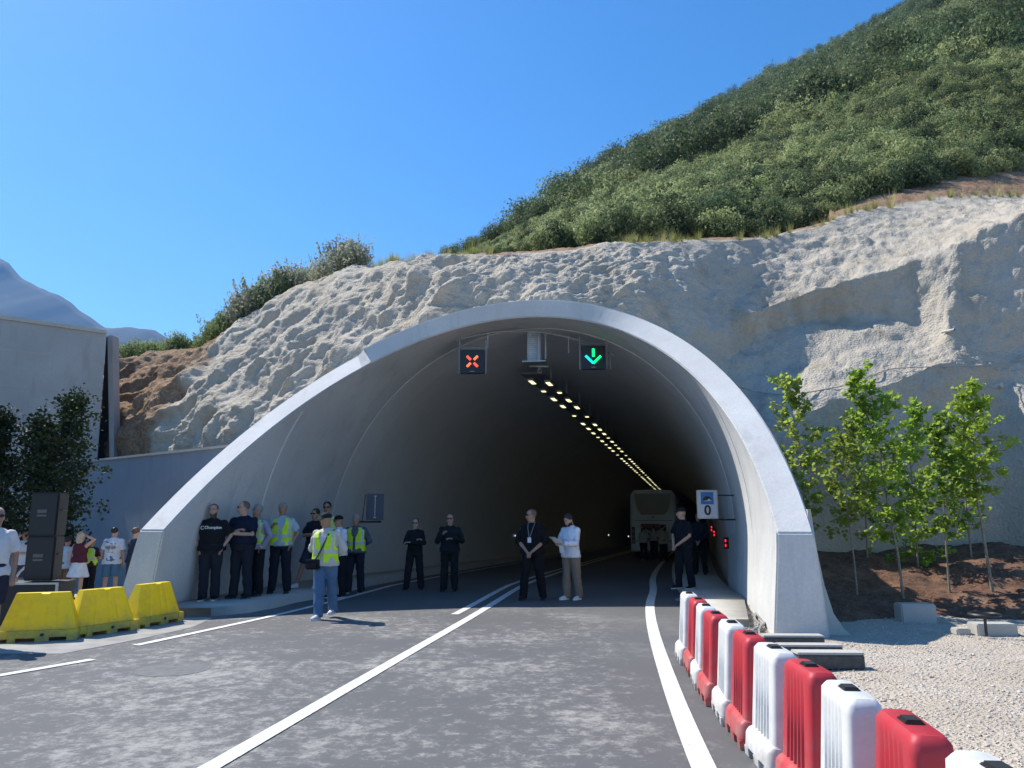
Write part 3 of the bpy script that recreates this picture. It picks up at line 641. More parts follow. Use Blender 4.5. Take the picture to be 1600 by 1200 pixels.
# end pier standing off the wall: dark slit between
g0 = at(163, 560, Y=29.9); q0 = at(168, 524, Y=30.2); q1 = at(176, 524, Y=30.2); q2 = at(178, 722, Y=29.6); q3 = at(171, 722, Y=29.6)
mb = MB(); dd_ = Vector((.0, .5, 0)); mb.add([q0, q1, q2, q3, q0 + dd_, q1 + dd_, q2 + dd_, q3 + dd_], [(0, 1, 2, 3), (7, 6, 5, 4), (0, 4, 5, 1), (1, 5, 6, 2), (2, 6, 7, 3), (3, 7, 4, 0)])
reparent(mb.build('end_pier', M['bldg']), bl)
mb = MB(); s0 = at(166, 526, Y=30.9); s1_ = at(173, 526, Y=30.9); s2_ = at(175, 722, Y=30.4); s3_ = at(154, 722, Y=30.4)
mb.add([s0, s1_, s2_, s3_] + [v + Vector((0, .3, 0)) for v in (s0, s1_, s2_, s3_)], [(0, 1, 2, 3), (7, 6, 5, 4), (0, 4, 5, 1), (1, 5, 6, 2), (2, 6, 7, 3), (3, 7, 4, 0)]); reparent(mb.build('gap_shade_panel', plain('gap_shade', (.02, .02, .025), .9)), bl)  # near-black sheet stands in for the shade inside the gap
# ================================================================== BARRIERS
def plastic(name, c, r=.55, tr_=.12):
    m, n, l, b = newmat(name); v = coords(n, l); g = noisen(n, l, v, 5, 6, .7); h = noisen(n, l, v, 30, 4)
    k = mixc(n, l, ramp(n, l, g, .45, .8), c, tuple(x * .72 + .05 for x in c)); sx_ = n.new('ShaderNodeSeparateXYZ'); l.new(v, sx_.inputs[0]); dz_ = ramp(n, l, sx_.outputs[2], .34, .02); dm_ = n.new('ShaderNodeMath'); dm_.operation = 'MULTIPLY'; l.new(dz_, dm_.inputs[0]); l.new(ramp(n, l, g, .3, .7), dm_.inputs[1]); k = mixc(n, l, dm_.outputs[0], k, (.34, .30, .25)); l.new(k, b.inputs['Base Color'])
    b.inputs['Roughness'].default_value = r; b.inputs['Subsurface Weight'].default_value = .0; bump(n, l, b, h, .2, .002); t_ = n.new('ShaderNodeBsdfTranslucent'); l.new(k, t_.inputs[0]); mx = n.new('ShaderNodeMixShader'); mx.inputs[0].default_value = tr_; l.new(b.outputs[0], mx.inputs[1]); l.new(t_.outputs[0], mx.inputs[2]); l.new(mx.outputs[0], n['Material Output'].inputs[0]); return m
M['red'] = plastic('red_plastic', (.55, .03, .045)); M['white'] = plastic('white_plastic', (.78, .77, .74)); M['yellow'] = plastic('yellow_plastic', (.90, .74, .02), .55, .3)
def ribbed_barrier(mat):
    """small plastic road barrier, long axis Y, tapering, grooved sides, footed base"""
    root = empty('road_barrier', (0, 0, 0)); L, Hh = .61, .80
    mb = MB(); zs = [.20, .22, .40, .60, .72, .765, .79, .80]
    def outline(z, g):
        f = (z - .20) / .60; hw = .118 - .036 * f; hl = (L / 2 - .02) - .028 * f
        if z > .77: hw -= (z - .77) * .7; hl -= (z - .77) * .9
        pts = []; n = 40
        # side +X from -Y to +Y with grooves
        def prof_(t):
            gd = 0
            if g > 0:
                for c_ in (.22, .36, .5, .64, .78):
                    x = abs(t - c_)
                    if x < .035: gd = g
                    elif x < .055: gd = g * (1 - (x - .035) / .02)
            return gd
        ts = [0, .06] + [c_ + o for c_ in (.22, .36, .5, .64, .78) for o in (-.056, -.034, .034, .056)] + [.94, 1]
        cr = .035
        for t in ts:
            y = -hl + cr + (2 * hl - 2 * cr) * t; pts.append((hw - prof_(t), y))
        for a in (30, 60): pts.append((hw - cr + cr * math.cos(R_(a)), hl - cr + cr * math.sin(R_(a))))
        pts.append((hw - cr, hl)); pts.append((-hw + cr, hl))
        for a in (120, 150): pts.append((-hw + cr + cr * math.cos(R_(a)), hl - cr + cr * math.sin(R_(a))))
        for t in reversed(ts):
            y = -hl + cr + (2 * hl - 2 * cr) * t; pts.append((-hw + prof_(t), y))
        for a in (210, 240): pts.append((-hw + cr + cr * math.cos(R_(a)), -hl + cr + cr * math.sin(R_(a))))
        pts.append((-hw + cr, -hl)); pts.append((hw - cr, -hl))
        for a in (300, 330): pts.append((hw - cr + cr * math.cos(R_(a)), -hl + cr + cr * math.sin(R_(a))))
        return [(x, y, z) for x, y in pts]
    G_ = {.20: .022, .22: .022, .40: .018, .60: .012, .72: .004, .765: 0, .79: 0, .80: 0}
    mb.rings([outline(z, G_[z]) for z in zs], 0, True)
    body = mb.build('body', mat, root, smooth=True)
    mb = MB()   # base skirt with feet
    rr = []
    for z, hw, hl in ((.07, .172, L / 2), (.17, .165, L / 2 - .005), (.205, .138, L / 2 - .012), (.212, .11, L / 2 - .03)):
        c_ = .05; ring = []
        for cx_, cy_, a0 in ((hw - c_, hl - c_, 0), (-hw + c_, hl - c_, 90), (-hw + c_, -hl + c_, 180), (hw - c_, -hl + c_, 270)):
            for a in (0, 30, 60, 90): ring.append((cx_ + c_ * math.cos(R_(a0 + a)), cy_ + c_ * math.sin(R_(a0 + a)), z))
        rr.append(ring)
    mb.rings(rr, 0, True)
    for y0, y1 in ((-L / 2 + .004, -.19), (-.07, .07), (.19, L / 2 - .004)): mb.box((0, (y0 + y1) / 2, .036), (.33, y1 - y0, .071), top=(.342, y1 - y0))
    mb.build('base', mat, root, smooth=True, bevel=.006)
    mb = MB(); mb.box((0, -.0, .803), (.085, .12, .012)); mb.box((0, 0, .812), (.07, .10, .012)); mb.build('filler_cap', M['black'], root, bevel=.005)
    return root
def copy_tree(o, parent=None):
    c = o.copy(); COL.objects.link(c); c.parent = parent
    for ch in o.children: copy_tree(ch, c)
    return c
pr, pw_ = ribbed_barrier(M['red']), ribbed_barrier(M['white'])
blabels = ['white plastic barrier cut by the bottom right corner of the photo, nearest of its row',
 'large red plastic barrier nearest to the camera with black filler cap', 'white plastic barrier between the two nearest red ones, nearest whole white one',
 'second nearest red plastic barrier, faded top, by the gravel', 'white plastic barrier beside the dark faced concrete slabs', 'third nearest red plastic barrier in the row',
 'white plastic barrier third from the tunnel end of the row', 'red plastic barrier second from the tunnel end among the reds', 'white plastic barrier standing between the two farthest red ones',
 'farthest red plastic barrier near the pavement end', 'farthest white plastic barrier at the tunnel end of the row']
bx_ = pl([(2.2, 1.66), (3.53, 1.75), (4.2, 1.78), (4.85, 1.81), (5.5, 1.82), (6.2, 1.84), (8, 1.96), (9.5, 2.12)])
seen = set()
for i in range(11):
    y = 2.92 + .66 * i; red = (i % 2 == 1); src = pr if red else pw_
    o = src if red not in seen else copy_tree(src); seen.add(red)
    ang = -math.atan2(float(bx_(y + .3) - bx_(y - .3)), .6) + rng.normal() * .04 - (.05 if i < 6 else .02)
    o.scale = (1, 1, .97); o.location = (float(bx_(y)) + rng.normal() * .012, y, 0.0); o.rotation_euler = (0, 0, ang)
    props(o, label=blabels[i], cat='barrier', group='red and white plastic barriers along the road edge')
def yellow_barrier():
    root = empty('water_barrier', (0, 0, 0)); mb = MB(); L = 1.04
    # trapezoid body with ribs (long axis X)
    N = 27
    def sec(x, z):  # half thickness
        f = (z - .19) / .61; return .20 - .12 * f
    rings = []
    zs = (.17, .19, .30, .50, .70, .78, .80)
    cols = [i / (N - 1) for i in range(N)]
    def ring(z):
        f = max(0, (z - .19) / .61); xl, xr = -.49 + .15 * f, .49 - .15 * f; front = []; 
        for c_ in cols:
            x = xl + (xr - xl) * c_; g = 0
            for q in (.30, .44, .58, .72, .86):
                if abs(c_ - q) < .012: g = .014
            if z > .7: g = 0
            e = .02 if c_ in (0.0, 1.0) else 0
            front.append((x, -(sec(x, z) - g - e)))
        back = [(x, -y) for x, y in reversed(front)]; nz = -.028 if False else 0
        return [(x, y, z - (.03 if (z > .79 and abs(x - .03) < .05) else 0)) for x, y in front + back]
    mb.rings([ring(z) for z in zs], 0, True); mb.build('body', M['yellow'], root, smooth=True)
    mb = MB()   # base: front and back skins with fork openings, cross bars
    for sy in (-1, 1):
        segs = [(-.52, -.40, .05, .19), (-.40, -.27, .05, .10), (-.27, .16, .0, .19), (.16, .36, .05, .19), (.36, .52, .0, .19)]
        for x0, x1, za, zb in ((-.52, -.47, 0, .19), (-.47, -.36, .06, .19), (-.36, -.26, 0, .19), (-.26, -.02, .07, .19), (-.02, .16, 0, .19), (.16, .38, .07, .19), (.38, .52, 0, .19)):
            mb.box(((x0 + x1) / 2, sy * .235, (za + zb) / 2), (x1 - x0, .05, zb - za))
    mb.box((0, 0, .17), (1.04, .42, .04)); mb.box((-.495, 0, .09), (.05, .42, .16)); mb.box((.495, 0, .09), (.05, .42, .16)); mb.box((.07, 0, .08), (.14, .42, .14))
    mb.build('base', M['yellow'], root, bevel=.006)
    mb = MB(); mb.tube([(.07, -.26, .115), (.07, -.268, .115)], .028, 14); mb.build('drain_plug', M['black'], root); mb = MB(); mb.box((.03, 0, .772), (.07, .10, .01)); mb.build('filler_cap', M['black'], root)
    return root
yb = yellow_barrier()
for i, (px, py, yaw, lab) in enumerate(((-6.58, 11.15, .34, 'yellow plastic barrier nearest the left edge, in front of the loudspeaker stand'), (-6.10, 11.78, 1.12, 'middle one of the three yellow plastic barriers'), (-5.78, 12.75, 1.27, 'yellow plastic barrier nearest the tunnel mouth, by the left leg'))):
    o = yb if i == 0 else copy_tree(yb); o.location = (px, py, 0); o.scale = (.96, .85, .80); o.rotation_euler = (0, 0, yaw)
    props(o, label=lab, cat='barrier', group='yellow plastic barriers at the left of the road')
# ================================================================== LOUDSPEAKERS
M['spk'] = plain('speaker_black', (.010, .010, .012), .6, .2, 20); M['grille'] = plain('speaker_grille', (.012, .012, .014), .5, .2, 60, bmp=.003)
pS = at(66, 985, z=0); SX, SY = -8.05 * 1.0, 12.95
SX = at(66, 905, Y=SY).x
def crate():
    o = empty('stage_crate', (SX - .08, SY, -.02), R_(8), label='black crate under the loudspeaker stack behind the yellow barriers', cat='crate')
    mb = MB(); mb.box((0, 0, .335), (.92, .72, .67)); mb.build('box', M['spk'], o, bevel=.012)
    mb = MB()
    for x in (-.455, .455): mb.box((x, -.355, .335), (.035, .035, .68))
    for z in (.01, .662): mb.box((0, -.362, z), (.93, .02, .03)); 
    mb.build('edge_trim', M['steel'], o); mb = MB(); mb.tube([(-.12, -.37, .36), (-.12, -.40, .37), (.02, -.40, .37), (.02, -.37, .36)], .012, 6); mb.build('handle', M['steel'], o); return o
crate()
def loudspeaker():
    o = empty('loudspeaker', (SX, SY, .67), R_(8)); mb = MB(); mb.box((0, 0, .355), (.44, .34, .705)); mb.build('cabinet', M['spk'], o, bevel=.015)
    mb = MB(); mb.box((0, -.176, .355), (.40, .014, .65)); mb.build('grille', M['grille'], o, bevel=.006)
    mb = MB(); mb.box((-.02, -.187, .40), (.15, .012, .055)); mb.box((-.02, -.187, .33), (.15, .012, .03)); mb.build('badge', plain('badge_grey', (.10, .10, .10), .4), o)
    mb = MB(); mb.tube([(.22, -.08, .42), (.24, -.08, .42), (.24, .08, .42), (.22, .08, .42)], .012, 6); mb.build('handle', M['black'], o)
    return props(o, cat='loudspeaker', group='black loudspeakers stacked on the crate')
sp = loudspeaker(); props(sp, label='lower black loudspeaker, standing on the crate'); sp2 = copy_tree(sp); sp2.location.z += .712; sp2.rotation_euler.z = R_(5); props(sp2, label='upper black loudspeaker, on top of the other one')
p = at(52, 905, Y=14.0); mb = MB(); mb.tube([(p.x - .35, 14.1, 0)] + [(p.x + .38 * math.cos(a), 14.1, .55 + .32 * math.sin(a)) for a in np.linspace(math.pi, 0, 12)] + [(p.x + .38, 14.1, 0)], .022, 8)
mb.build('metal_hoop', M['steel'], smooth=True, label='pale metal hoop standing behind the loudspeaker crate', cat='hoop')
# ================================================================== LANE SIGNALS etc.
def emis(name, c, s, base=None):
    m, n, l, b = newmat(name); b.inputs['Base Color'].default_value = (*(base or c), 1); b.inputs['Emission Color'].default_value = (*c, 1); b.inputs['Emission Strength'].default_value = s; return m
E_red = emis('lamp_red', (1, .06, .03), 1.5, (.2, .01, .01)); E_org = emis('lamp_orange_red', (1, .14, .04), 1.3, (.2, .02, .01)); E_grn = emis('lamp_green', (.0, .95, .22), 1.2, (.01, .2, .05)); E_cyan = emis('lamp_cyan', (.0, .8, .75), 1.0, (.01, .2, .2))
M['signalbox'] = plain('signal_box_black', (.008, .009, .012), .35, .1, 10)
def signal(px, py, Y, kind, label):
    p = at(px, py, Y=Y); o = empty('lane_signal', p, -YAW * .2 - .02, label=label, cat='signal', group='lane signals under the tunnel roof')
    w = .60; mb = MB(); mb.box((0, 0, 0), (w, .14, w)); mb.build('housing', M['signalbox'], o, bevel=.01)
    mb = MB()
    for x in (-w / 2 - .035, w / 2 + .035): mb.box((x, .02, .13), (.035, .05, w * 1.25 + .1))
    mb.box((0, .05, w / 2 + .06), (w + .1, .03, .03)); mb.build('bracket', M['cable'], o)
    mb = MB(); mb.box((0, .0, -w / 2 + .045), (.11, .16, .012)); mb.build('maker_plate', M['steel'], o)
    def bar(cx_, cz_, L_, Wd, ang, m, nm):
        mb = MB(); mb.box((cx_, -.075, cz_), (Wd, .012, L_), M=Matrix.Identity(3)); 
        Rm = Matrix.Rotation(ang, 3, 'Y'); mb.v = [Vector((cx_, -.075, cz_)) + Rm @ (v - Vector((cx_, -.075, cz_))) for v in mb.v]; mb.build(nm, m, o)
    if kind == 'x':
        for i, (sx, sz) in enumerate(((-1, 1), (1, 1), (-1, -1), (1, -1))): bar(sx * .088, sz * .088, .135, .058, R_(45) * sx * sz, E_org if i in (1, 2) else E_red, 'lit_bar')
    else:
        bar(0, .115, .21, .066, 0, E_grn, 'lit_bar'); bar(-.10, -.055, .27, .062, R_(-45), E_cyan, 'lit_bar'); bar(.09, -.065, .27, .062, R_(45), E_grn, 'lit_bar')
    return o
signal(738.5, 565.5, 18.9, 'x', 'black lane signal showing a red cross'); signal(927, 559, 18.9, 'a', 'black lane signal showing a green downward arrow')
# curved conduit along the roof between the signals
def roofz(X, Y):  # inner roof height at world point (portal frame)
    s = (X - axx(Y)) * .975; return TZ + ASP * math.sqrt(max(0, (TR - .06) ** 2 - s * s))
mb = MB(); pts = [(x, 19.2, roofz(x, 19.2) - .04) for x in np.linspace(-1.45, 2.6, 16)]; mb.tube(pts, .022, 6); 
for x in (-.62, .48, 1.45, 2.5): mb.tube([(x, 19.2, roofz(x, 19.2)), (x, 19.2, roofz(x, 19.2) - (.45 if x > 1 or x < 0 else .2))], .018, 6)
mb.build('roof_conduit', M['steel'], smooth=True, label='thin steel pipe curving along the tunnel roof between the two lane signals', cat='pipe')
# louvred roof cabinet
p = at(834, 541, Y=19.6); o = empty('roof_cabinet', p, -.15, label='pale louvred box hanging from the tunnel roof between the lane signals', cat='cabinet')
mb = MB(); mb.box((0, .18, .1), (.36, .26, 1.0)); mb.build('box', plain('pale_blue_metal', (.40, .50, .62), .5), o, bevel=.008)
mb = MB()
for k in range(18): mb.box((0, .035, -.36 + k * .052), (.34, .03, .018))
mb.build('louvre', plain('pale_metal', (.62, .68, .76), .45), o)
mb = MB(); mb.box((.02, .0, -.43), (.62, .34, .035)); mb.box((.14, -.06, .08), (.045, .045, 1.02)); mb.box((.30, .1, .12), (.03, .03, .9)); mb.build('frame', M['steel'], o)
p = at(843, 577, Y=20.4); o = empty('roof_camera', p, .1, label='small white camera under the louvred box on the tunnel roof', cat='camera')
mb = MB(); mb.tube([(0, -.1, -.06), (0, .16, -.02)], .055, 12); mb.build('housing', M['white'], o, smooth=True); mb = MB(); mb.tube([(0, -.115, -.062), (0, -.1, -.06)], .045, 12); mb.build('lens', M['black'], o); mb = MB(); mb.box((-.02, .05, .07), (.5, .2, .04)); mb.box((0, .05, .02), (.05, .05, .1)); mb.build('mount', M['steel'], o)
# cable tray with hangers, and the lamps
ROOF = TZ + ASP * (TR - .05); LZ = 5.95
def lx(y): return float(axx(y)) + np.interp(y, [20, 30, 60, 90], [-.45, -.1, 0, .2])
tr = empty('cable_tray', (lx(22), 22, LZ), label='long metal cable tray hung on rods under the tunnel roof, carrying the lamps', cat='cable tray')
V = []; ysl = list(np.arange(22.9, 96, 1.2)); mb = MB(); rg = []
for y in ysl: x = lx(y); z = LZ + .10 + float(gz(y)); rg.append([(x - .34, y, z), (x + .34, y, z), (x + .34, y, z + .06), (x - .34, y, z + .06)])
mb.rings(rg, 0, True); reparent(mb.build('tray', plain('tray_grey', (.16, .16, .17), .6)), tr)
for y in np.arange(21.3, 60, 2.4):
    mb = MB(); x = lx(y) + .40; mb.tube([(x, y, LZ + .1 + float(gz(y))), (x, y, ROOF + .02 + float(gz(y)))], .02, 6); reparent(mb.build('hanger', M['steel']), tr)
E_lamp = emis('lamp_warm', (1.0, .92, .50), 1.0, (.6, .6, .5)); 
def lamp(L_):
    o = empty('tunnel_lamp', (0, 0, 0)); mb = MB(); mb.box((0, 0, .045), (.20, L_ + .08, .07)); mb.build('housing', M['steel'], o); mb = MB()
    n = 3 if L_ > .3 else 1
    for k in range(n): mb.box((0, (k - (n - 1) / 2) * L_ / n, .004), (.13, L_ / n - .03, .012))
    mb.build('lens', E_lamp, o); return o
lp = {True: lamp(.62), False: lamp(.26)}; first = {True: True, False: True}; k = 0; y = 23.9
pat = [1, 0, 1, 1, 0, 1, 1, 1, 0]
while y < 84:
    long = bool(pat[k % len(pat)])
    for s in (-1, 1):
        o = lp[long] if first[long] else copy_tree(lp[long]); first[long] = False
        yy = y + (.25 if s > 0 else 0); o.location = (lx(yy) + s * .24, yy, LZ + .035 + float(gz(yy))); o.rotation_euler = (0, 0, -YAW * .98)
        big = ('left' if s < 0 else 'right')
        props(o, label=f'{"long" if long else "short"} warm lit lamp in the {big} row under the tunnel roof', cat='lamp', group=f'{"long" if long else "short"} lit lamps of the {big} row in the tunnel')
    y += 1.55 if (k % 9) not in (3, 4) else 2.3; k += 1
# ================================================================== SIGNS
def text_mesh(name, txt, size, mat, parent, loc, rot=(math.pi / 2, 0, 0), ext=.002, bold=0, sx=1.0, **k):
    cu = bpy.data.curves.new(name, 'FONT'); cu.body = txt; cu.size = size; cu.extrude = ext; cu.align_x = 'CENTER'; cu.align_y = 'CENTER'; cu.offset = bold
    t = bpy.data.objects.new(name, cu); COL.objects.link(t); dg = bpy.context.evaluated_depsgraph_get(); me = bpy.data.meshes.new_from_object(t.evaluated_get(dg)); bpy.data.objects.remove(t)
    me.materials.clear(); me.materials.append(mat); o = bpy.data.objects.new(name, me); COL.objects.link(o); o.parent = parent; o.location = loc; o.rotation_euler = rot; o.scale = (sx, 1, 1); return props(o, **k)
M['signwhite'] = plain('sign_white', (.55, .57, .60), .4, .05, 6); M['signblue'] = plain('sign_blue', (.02, .16, .42), .4, .08, 6); M['signblack'] = plain('sign_black', (.01, .01, .01), .5)
p = at(1105, 788, Y=17.3)
o = empty('tunnel_sign', p, R_(-6), label='white wall sign with a blue tunnel symbol above a black zero', cat='sign')
mb = MB(); mb.box((0, 0, 0), (.44, .05, .62)); mb.build('panel', M['signwhite'], o, bevel=.012)
mb = MB()
for a, b_, c, d_ in ((0, .305, .45, .02), (0, -.305, .45, .02), (-.22, 0, .02, .63), (.22, 0, .02, .63)): mb.box((a, -.02, b_), (c, .03, d_))
mb.build('rim', M['steel'], o)
mb = MB(); mb.box((0, -.027, .135), (.28, .004, .27)); mb.build('blue_square', M['signblue'], o)
mb = MB(); n = 16; arc = [(.10 * math.cos(a), -.0305, .085 + .095 * math.sin(a)) for a in np.linspace(0, math.pi, n)]
mb.add(arc + [(x, y + .003, z) for x, y, z in arc], [tuple(range(n))[::-1], tuple(range(n, 2 * n))] + [(i, i + 1, n + i + 1, n + i) for i in range(n - 1)]); mb.build('symbol_arch', M['signblack'], o)
mb = MB(); tri = [(-.085, -.033, .078), (.0, -.033, .078 + .01), (.04, -.033, .125), (.095, -.033, .078), (.0, -.033, .070)]; mb.add(tri + [(x, y + .003, z) for x, y, z in tri], [(0, 1, 2, 3, 4), (9, 8, 7, 6, 5), (0, 5, 6, 1), (1, 6, 7, 2), (2, 7, 8, 3), (3, 8, 9, 4), (4, 9, 5, 0)]); mb.build('symbol_road', M['signwhite'], o)
text_mesh('digit', '0', .30, M['signblack'], o, (0, -.03, -.14), bold=.008)
mb = MB(); mb.tube([(.05, .05, -.335), (.62, .12, -.335)], .018, 8); mb.tube([(.2, .03, .2), (.62, .12, .2)], .014, 8); mb.build('bracket', M['black'], o)
# back of a sign on the left wall
p = at(586, 792, Y=19.0); o = empty('wall_sign', p, R_(10), label='dark sign seen from behind on an arm from the left tunnel wall', cat='sign')
mb = MB(); mb.box((0, 0, 0), (.42, .03, .64)); mb.build('panel', plain('dark_blue_metal', (.035, .05, .085), .5), o, bevel=.006)
mb = MB(); mb.box((0, -.022, 0), (.014, .012, .54)); mb.box((0, -.024, .26), (.07, .014, .014)); mb.box((0, -.024, -.26), (.07, .014, .014)); mb.build('rib', M['steel'], o)
mb = MB(); mb.tube([(.16, .03, -.36), (-.42, .1, -.36)], .022, 8); mb.tube([(-.24, .05, .30), (-.30, .08, -.36)], .012, 8); mb.build('arm', M['black'], o)
# small red lamps on the right wall and white studs on the left
for i, (px, py, Y, lab) in enumerate(((1112, 826, 26.5, 'upper one of the two small red lamps low on the right tunnel wall, inside'), (1116, 833.5, 24.5, 'lower one of the two small red lamps behind the sign, right tunnel wall'), (1134, 848.5, 19.0, 'double red lamp nearest the mouth on the right tunnel wall'))):
    p = at(px, py, Y=Y); o = empty('wall_lamp', p, 0, label=lab, cat='lamp'); s = 1 if i < 2 else 1.15
    mb = MB(); mb.box((.03, .06, 0), (.10, .08, .24 * s)); mb.build('housing', M['signalbox'], o)
    mb = MB(); mb.ell((-.005, 0, .05 * s), (.022, .02, .034)); mb.ell((-.005, 0, -.05 * s), (.022, .02, .034)); mb.build('lens', emis('lamp_deep_red', (1, .02, .05), 1.0 if i < 2 else .9, (.3, .01, .01)), o)
for i, (px, py, Y, lab) in enumerate(((805, 837, 33, 'tiny white stud light on the left tunnel wall behind the guard'), (951, 836, 62, 'tiny white stud light far along the left tunnel wall'), (982, 838, 80, 'farthest tiny white stud light, beside the coach'))):
    p = at(px, py, Y=Y); o = empty('stud_light', p, 0, label=lab, cat='lamp'); s = Y / 33
    mb = MB(); mb.box((-.06, .03, 0), (.1, .05, .12)); mb.build('housing', M['steel'], o); mb = MB(); mb.ell((0, 0, 0), (.02 * s, .03, .03 * s)); mb.build('lens', emis('lamp_white', (.8, .9, 1), .8, (.8, .8, .8)), o)
# ================================================================== CABLES, SLABS, BITS ON THE RIGHT
def rock_y(px, py):
    """distance of the rock surface along a photo direction"""
    C = RQ; k = np.stack([C[..., 0] / C[..., 1], (C[..., 2] - EYE) / C[..., 1]], -1); q = at(px, py, Y=1.0); t = np.array([q.x, q.z - EYE]); dd = ((k - t) ** 2).sum(-1); i = np.unravel_index(np.argmin(dd), dd.shape); return Vector(C[i])
mb = MB(); cpts = []
for px, py in ((1150, 604), (1180, 611), (1215, 616), (1260, 614), (1330, 601), (1368, 586), (1390, 575), (1430, 574), (1500, 572), (1545, 571), (1580, 565), (1620, 550), (1680, 540)):
    q = rock_y(px, py); ray = Vector((q.x, q.y, q.z - EYE)).normalized(); cpts.append(q - ray * .16)
fine = []
for i in range(len(cpts) - 1):
    for t in (0, .5): fine.append(cpts[i].lerp(cpts[i + 1], t))
mb.tube(fine + [cpts[-1]], .013, 6); mb.build('rock_cable', M['cable'], smooth=True, label='thin grey cable strung across the sprayed rock above the young trees', cat='cable')
for px, py, lab in ((1485, 518, 'small pale pipe end high on the sprayed rock'), (1558, 602, 'white floodlight on the sprayed rock right of the tallest trees')):
    q = rock_y(px, py); o = empty('rock_floodlight' if px > 1500 else 'drain_pipe', q + Vector((0, -.12, 0)), .5, label=lab, cat='floodlight' if px > 1500 else 'pipe')
    mb = MB(); mb.tube([(0, .3, 0), (0, -.04, .0)], .06 if px > 1500 else .035, 12); mb.build('body', M['white'], o, smooth=True)
    mb = MB(); mb.tube([(.06, .1, -.02), (.10, .12, -.18)], .03, 8) if px > 1500 else mb.tube([(0, -.04, 0), (0, -.05, 0)], .025, 10); mb.build('stub', M['black'], o)
# concrete slabs with dark faces right of the barriers
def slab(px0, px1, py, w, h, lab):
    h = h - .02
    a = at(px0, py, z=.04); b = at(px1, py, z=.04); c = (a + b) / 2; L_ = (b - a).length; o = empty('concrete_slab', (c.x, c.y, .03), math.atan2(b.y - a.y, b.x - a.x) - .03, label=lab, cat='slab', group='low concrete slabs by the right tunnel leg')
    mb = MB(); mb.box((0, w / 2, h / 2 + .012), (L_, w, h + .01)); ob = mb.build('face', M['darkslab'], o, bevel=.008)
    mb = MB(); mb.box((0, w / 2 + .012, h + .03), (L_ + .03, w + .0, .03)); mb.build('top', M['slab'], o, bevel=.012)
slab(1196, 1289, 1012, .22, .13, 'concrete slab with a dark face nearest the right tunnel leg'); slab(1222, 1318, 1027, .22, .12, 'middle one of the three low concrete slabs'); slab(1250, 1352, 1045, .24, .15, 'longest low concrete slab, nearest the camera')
p = at(1560, 990, z=.05); o = empty('concrete_block', (p.x, p.y, .0), -.06, label='low beige concrete block with a black valve wheel beside it, far right on the gravel', cat='block')
mb = MB(); mb.box((0, .15, .08), (.56, .3, .2)); mb.box((-.42, .2, .05), (.2, .2, .1)); mb.build('block', M['slab'], o, bevel=.015)
p = at(1546, 972, z=.25); o = empty('valve_wheel', (p.x, p.y + .1, .1), 0, label='black valve wheel on a stem behind the beige concrete block', cat='valve')
mb = MB(); mb.tube([(.19 * math.cos(a), .19 * math.sin(a), .24) for a in np.linspace(0, 2 * math.pi, 25)], .022, 6, cap=False); mb.tube([(-.18, 0, .24), (.18, 0, .24)], .014, 6); mb.build('wheel', M['black'], o, smooth=True); mb = MB(); mb.tube([(0, 0, -.05), (0, 0, .25)], .02, 8); mb.build('stem', M['black'], o)
p = at(1440, 966, z=.1); o = empty('kerb_block', (p.x, p.y + .1, 0), -.05, label='grey concrete block half sunk at the foot of the brown soil', cat='block')
mb = MB(); mb.box((0, .1, .13), (.55, .3, .36)); mb.build('block', M['slab'], o, bevel=.02)
# cables in the trench beside the right pavement
for k, lab in enumerate(('grey cable in the trench along the right tunnel wall, next to the wall', 'middle grey cable lying in the trench by the right pavement', 'grey cable in the trench nearest the right pavement')):
    mb = MB(); pts = []
    for y in np.arange(10.9, 23, .35):
        s0_ = np.interp(y, [10.9, 11.8, 12.2, 17, 23], [3.2, 3.55, 3.78, 5.02, 6.45]); pts.append((s0_ + .06 * (2 - k) + .035 * math.sin(y * 3 + k * 2), y, .05 + .03 * abs(math.sin(y * 1.7 + k)) + float(gz(y))))
    mb.tube(pts, .016, 6); mb.build('trench_cable', M['cable'], smooth=True, label=lab, cat='cable', group='cables in the trench by the right wall')
# rubble in the trench + stones on gravel (stuff)
def stone_mesh(n, pos, size, seed=1):
    r = np.random.default_rng(seed); base = np.array([[1, 0, 0], [-1, 0, 0], [0, 1, 0], [0, -1, 0], [0, 0, 1], [0, 0, -1]], float); fc = np.array([[0, 2, 4], [2, 1, 4], [1, 3, 4], [3, 0, 4], [2, 0, 5], [1, 2, 5], [3, 1, 5], [0, 3, 5]])
    sc_ = size[:, None] * (.55 + .6 * r.random((n, 3))); sc_[:, 2] *= .7; V = base[None] * sc_[:, None, :] * (.8 + .4 * r.random((n, 6, 1)))
    a = r.random(n) * 6.28; c, s = np.cos(a)[:, None], np.sin(a)[:, None]; x = V[..., 0] * c - V[..., 1] * s; y = V[..., 0] * s + V[..., 1] * c; V = np.stack([x, y, V[..., 2]], -1) + pos[:, None, :]
    F = (fc[None] + (np.arange(n) * 6)[:, None, None]).reshape(-1, 3); return V.reshape(-1, 3), F
def ground_h(X, Y):
    P = np.stack([X, Y, 0 * X], -1); n1 = fbm(P * .35, 4); n2 = fbm(P * 1.7, 3); right = sstep(2.5, 4.0, X) * (1 - sstep(17, 20, Y)); left = (1 - sstep(-9, -6.6, X)) * sstep(13, 18, Y)
    return -.03 + right * (.05 + .09 * n1 + .035 * n2) - left * .28 + gz(Y) - .10 * sstep(16, 20, Y)
n = 26000; Y = 2.5 + 11 * rng.random(n) ** .8; X = 2.45 + (Y * .75 + 1.0) * rng.random(n); ok = X > np.interp(Y, [2.5, 8, 10.5, 11.2, 13.5], [2.3, 2.75, 2.9, 4.6, 4.9]); X, Y = X[ok], Y[ok]; n = len(X)
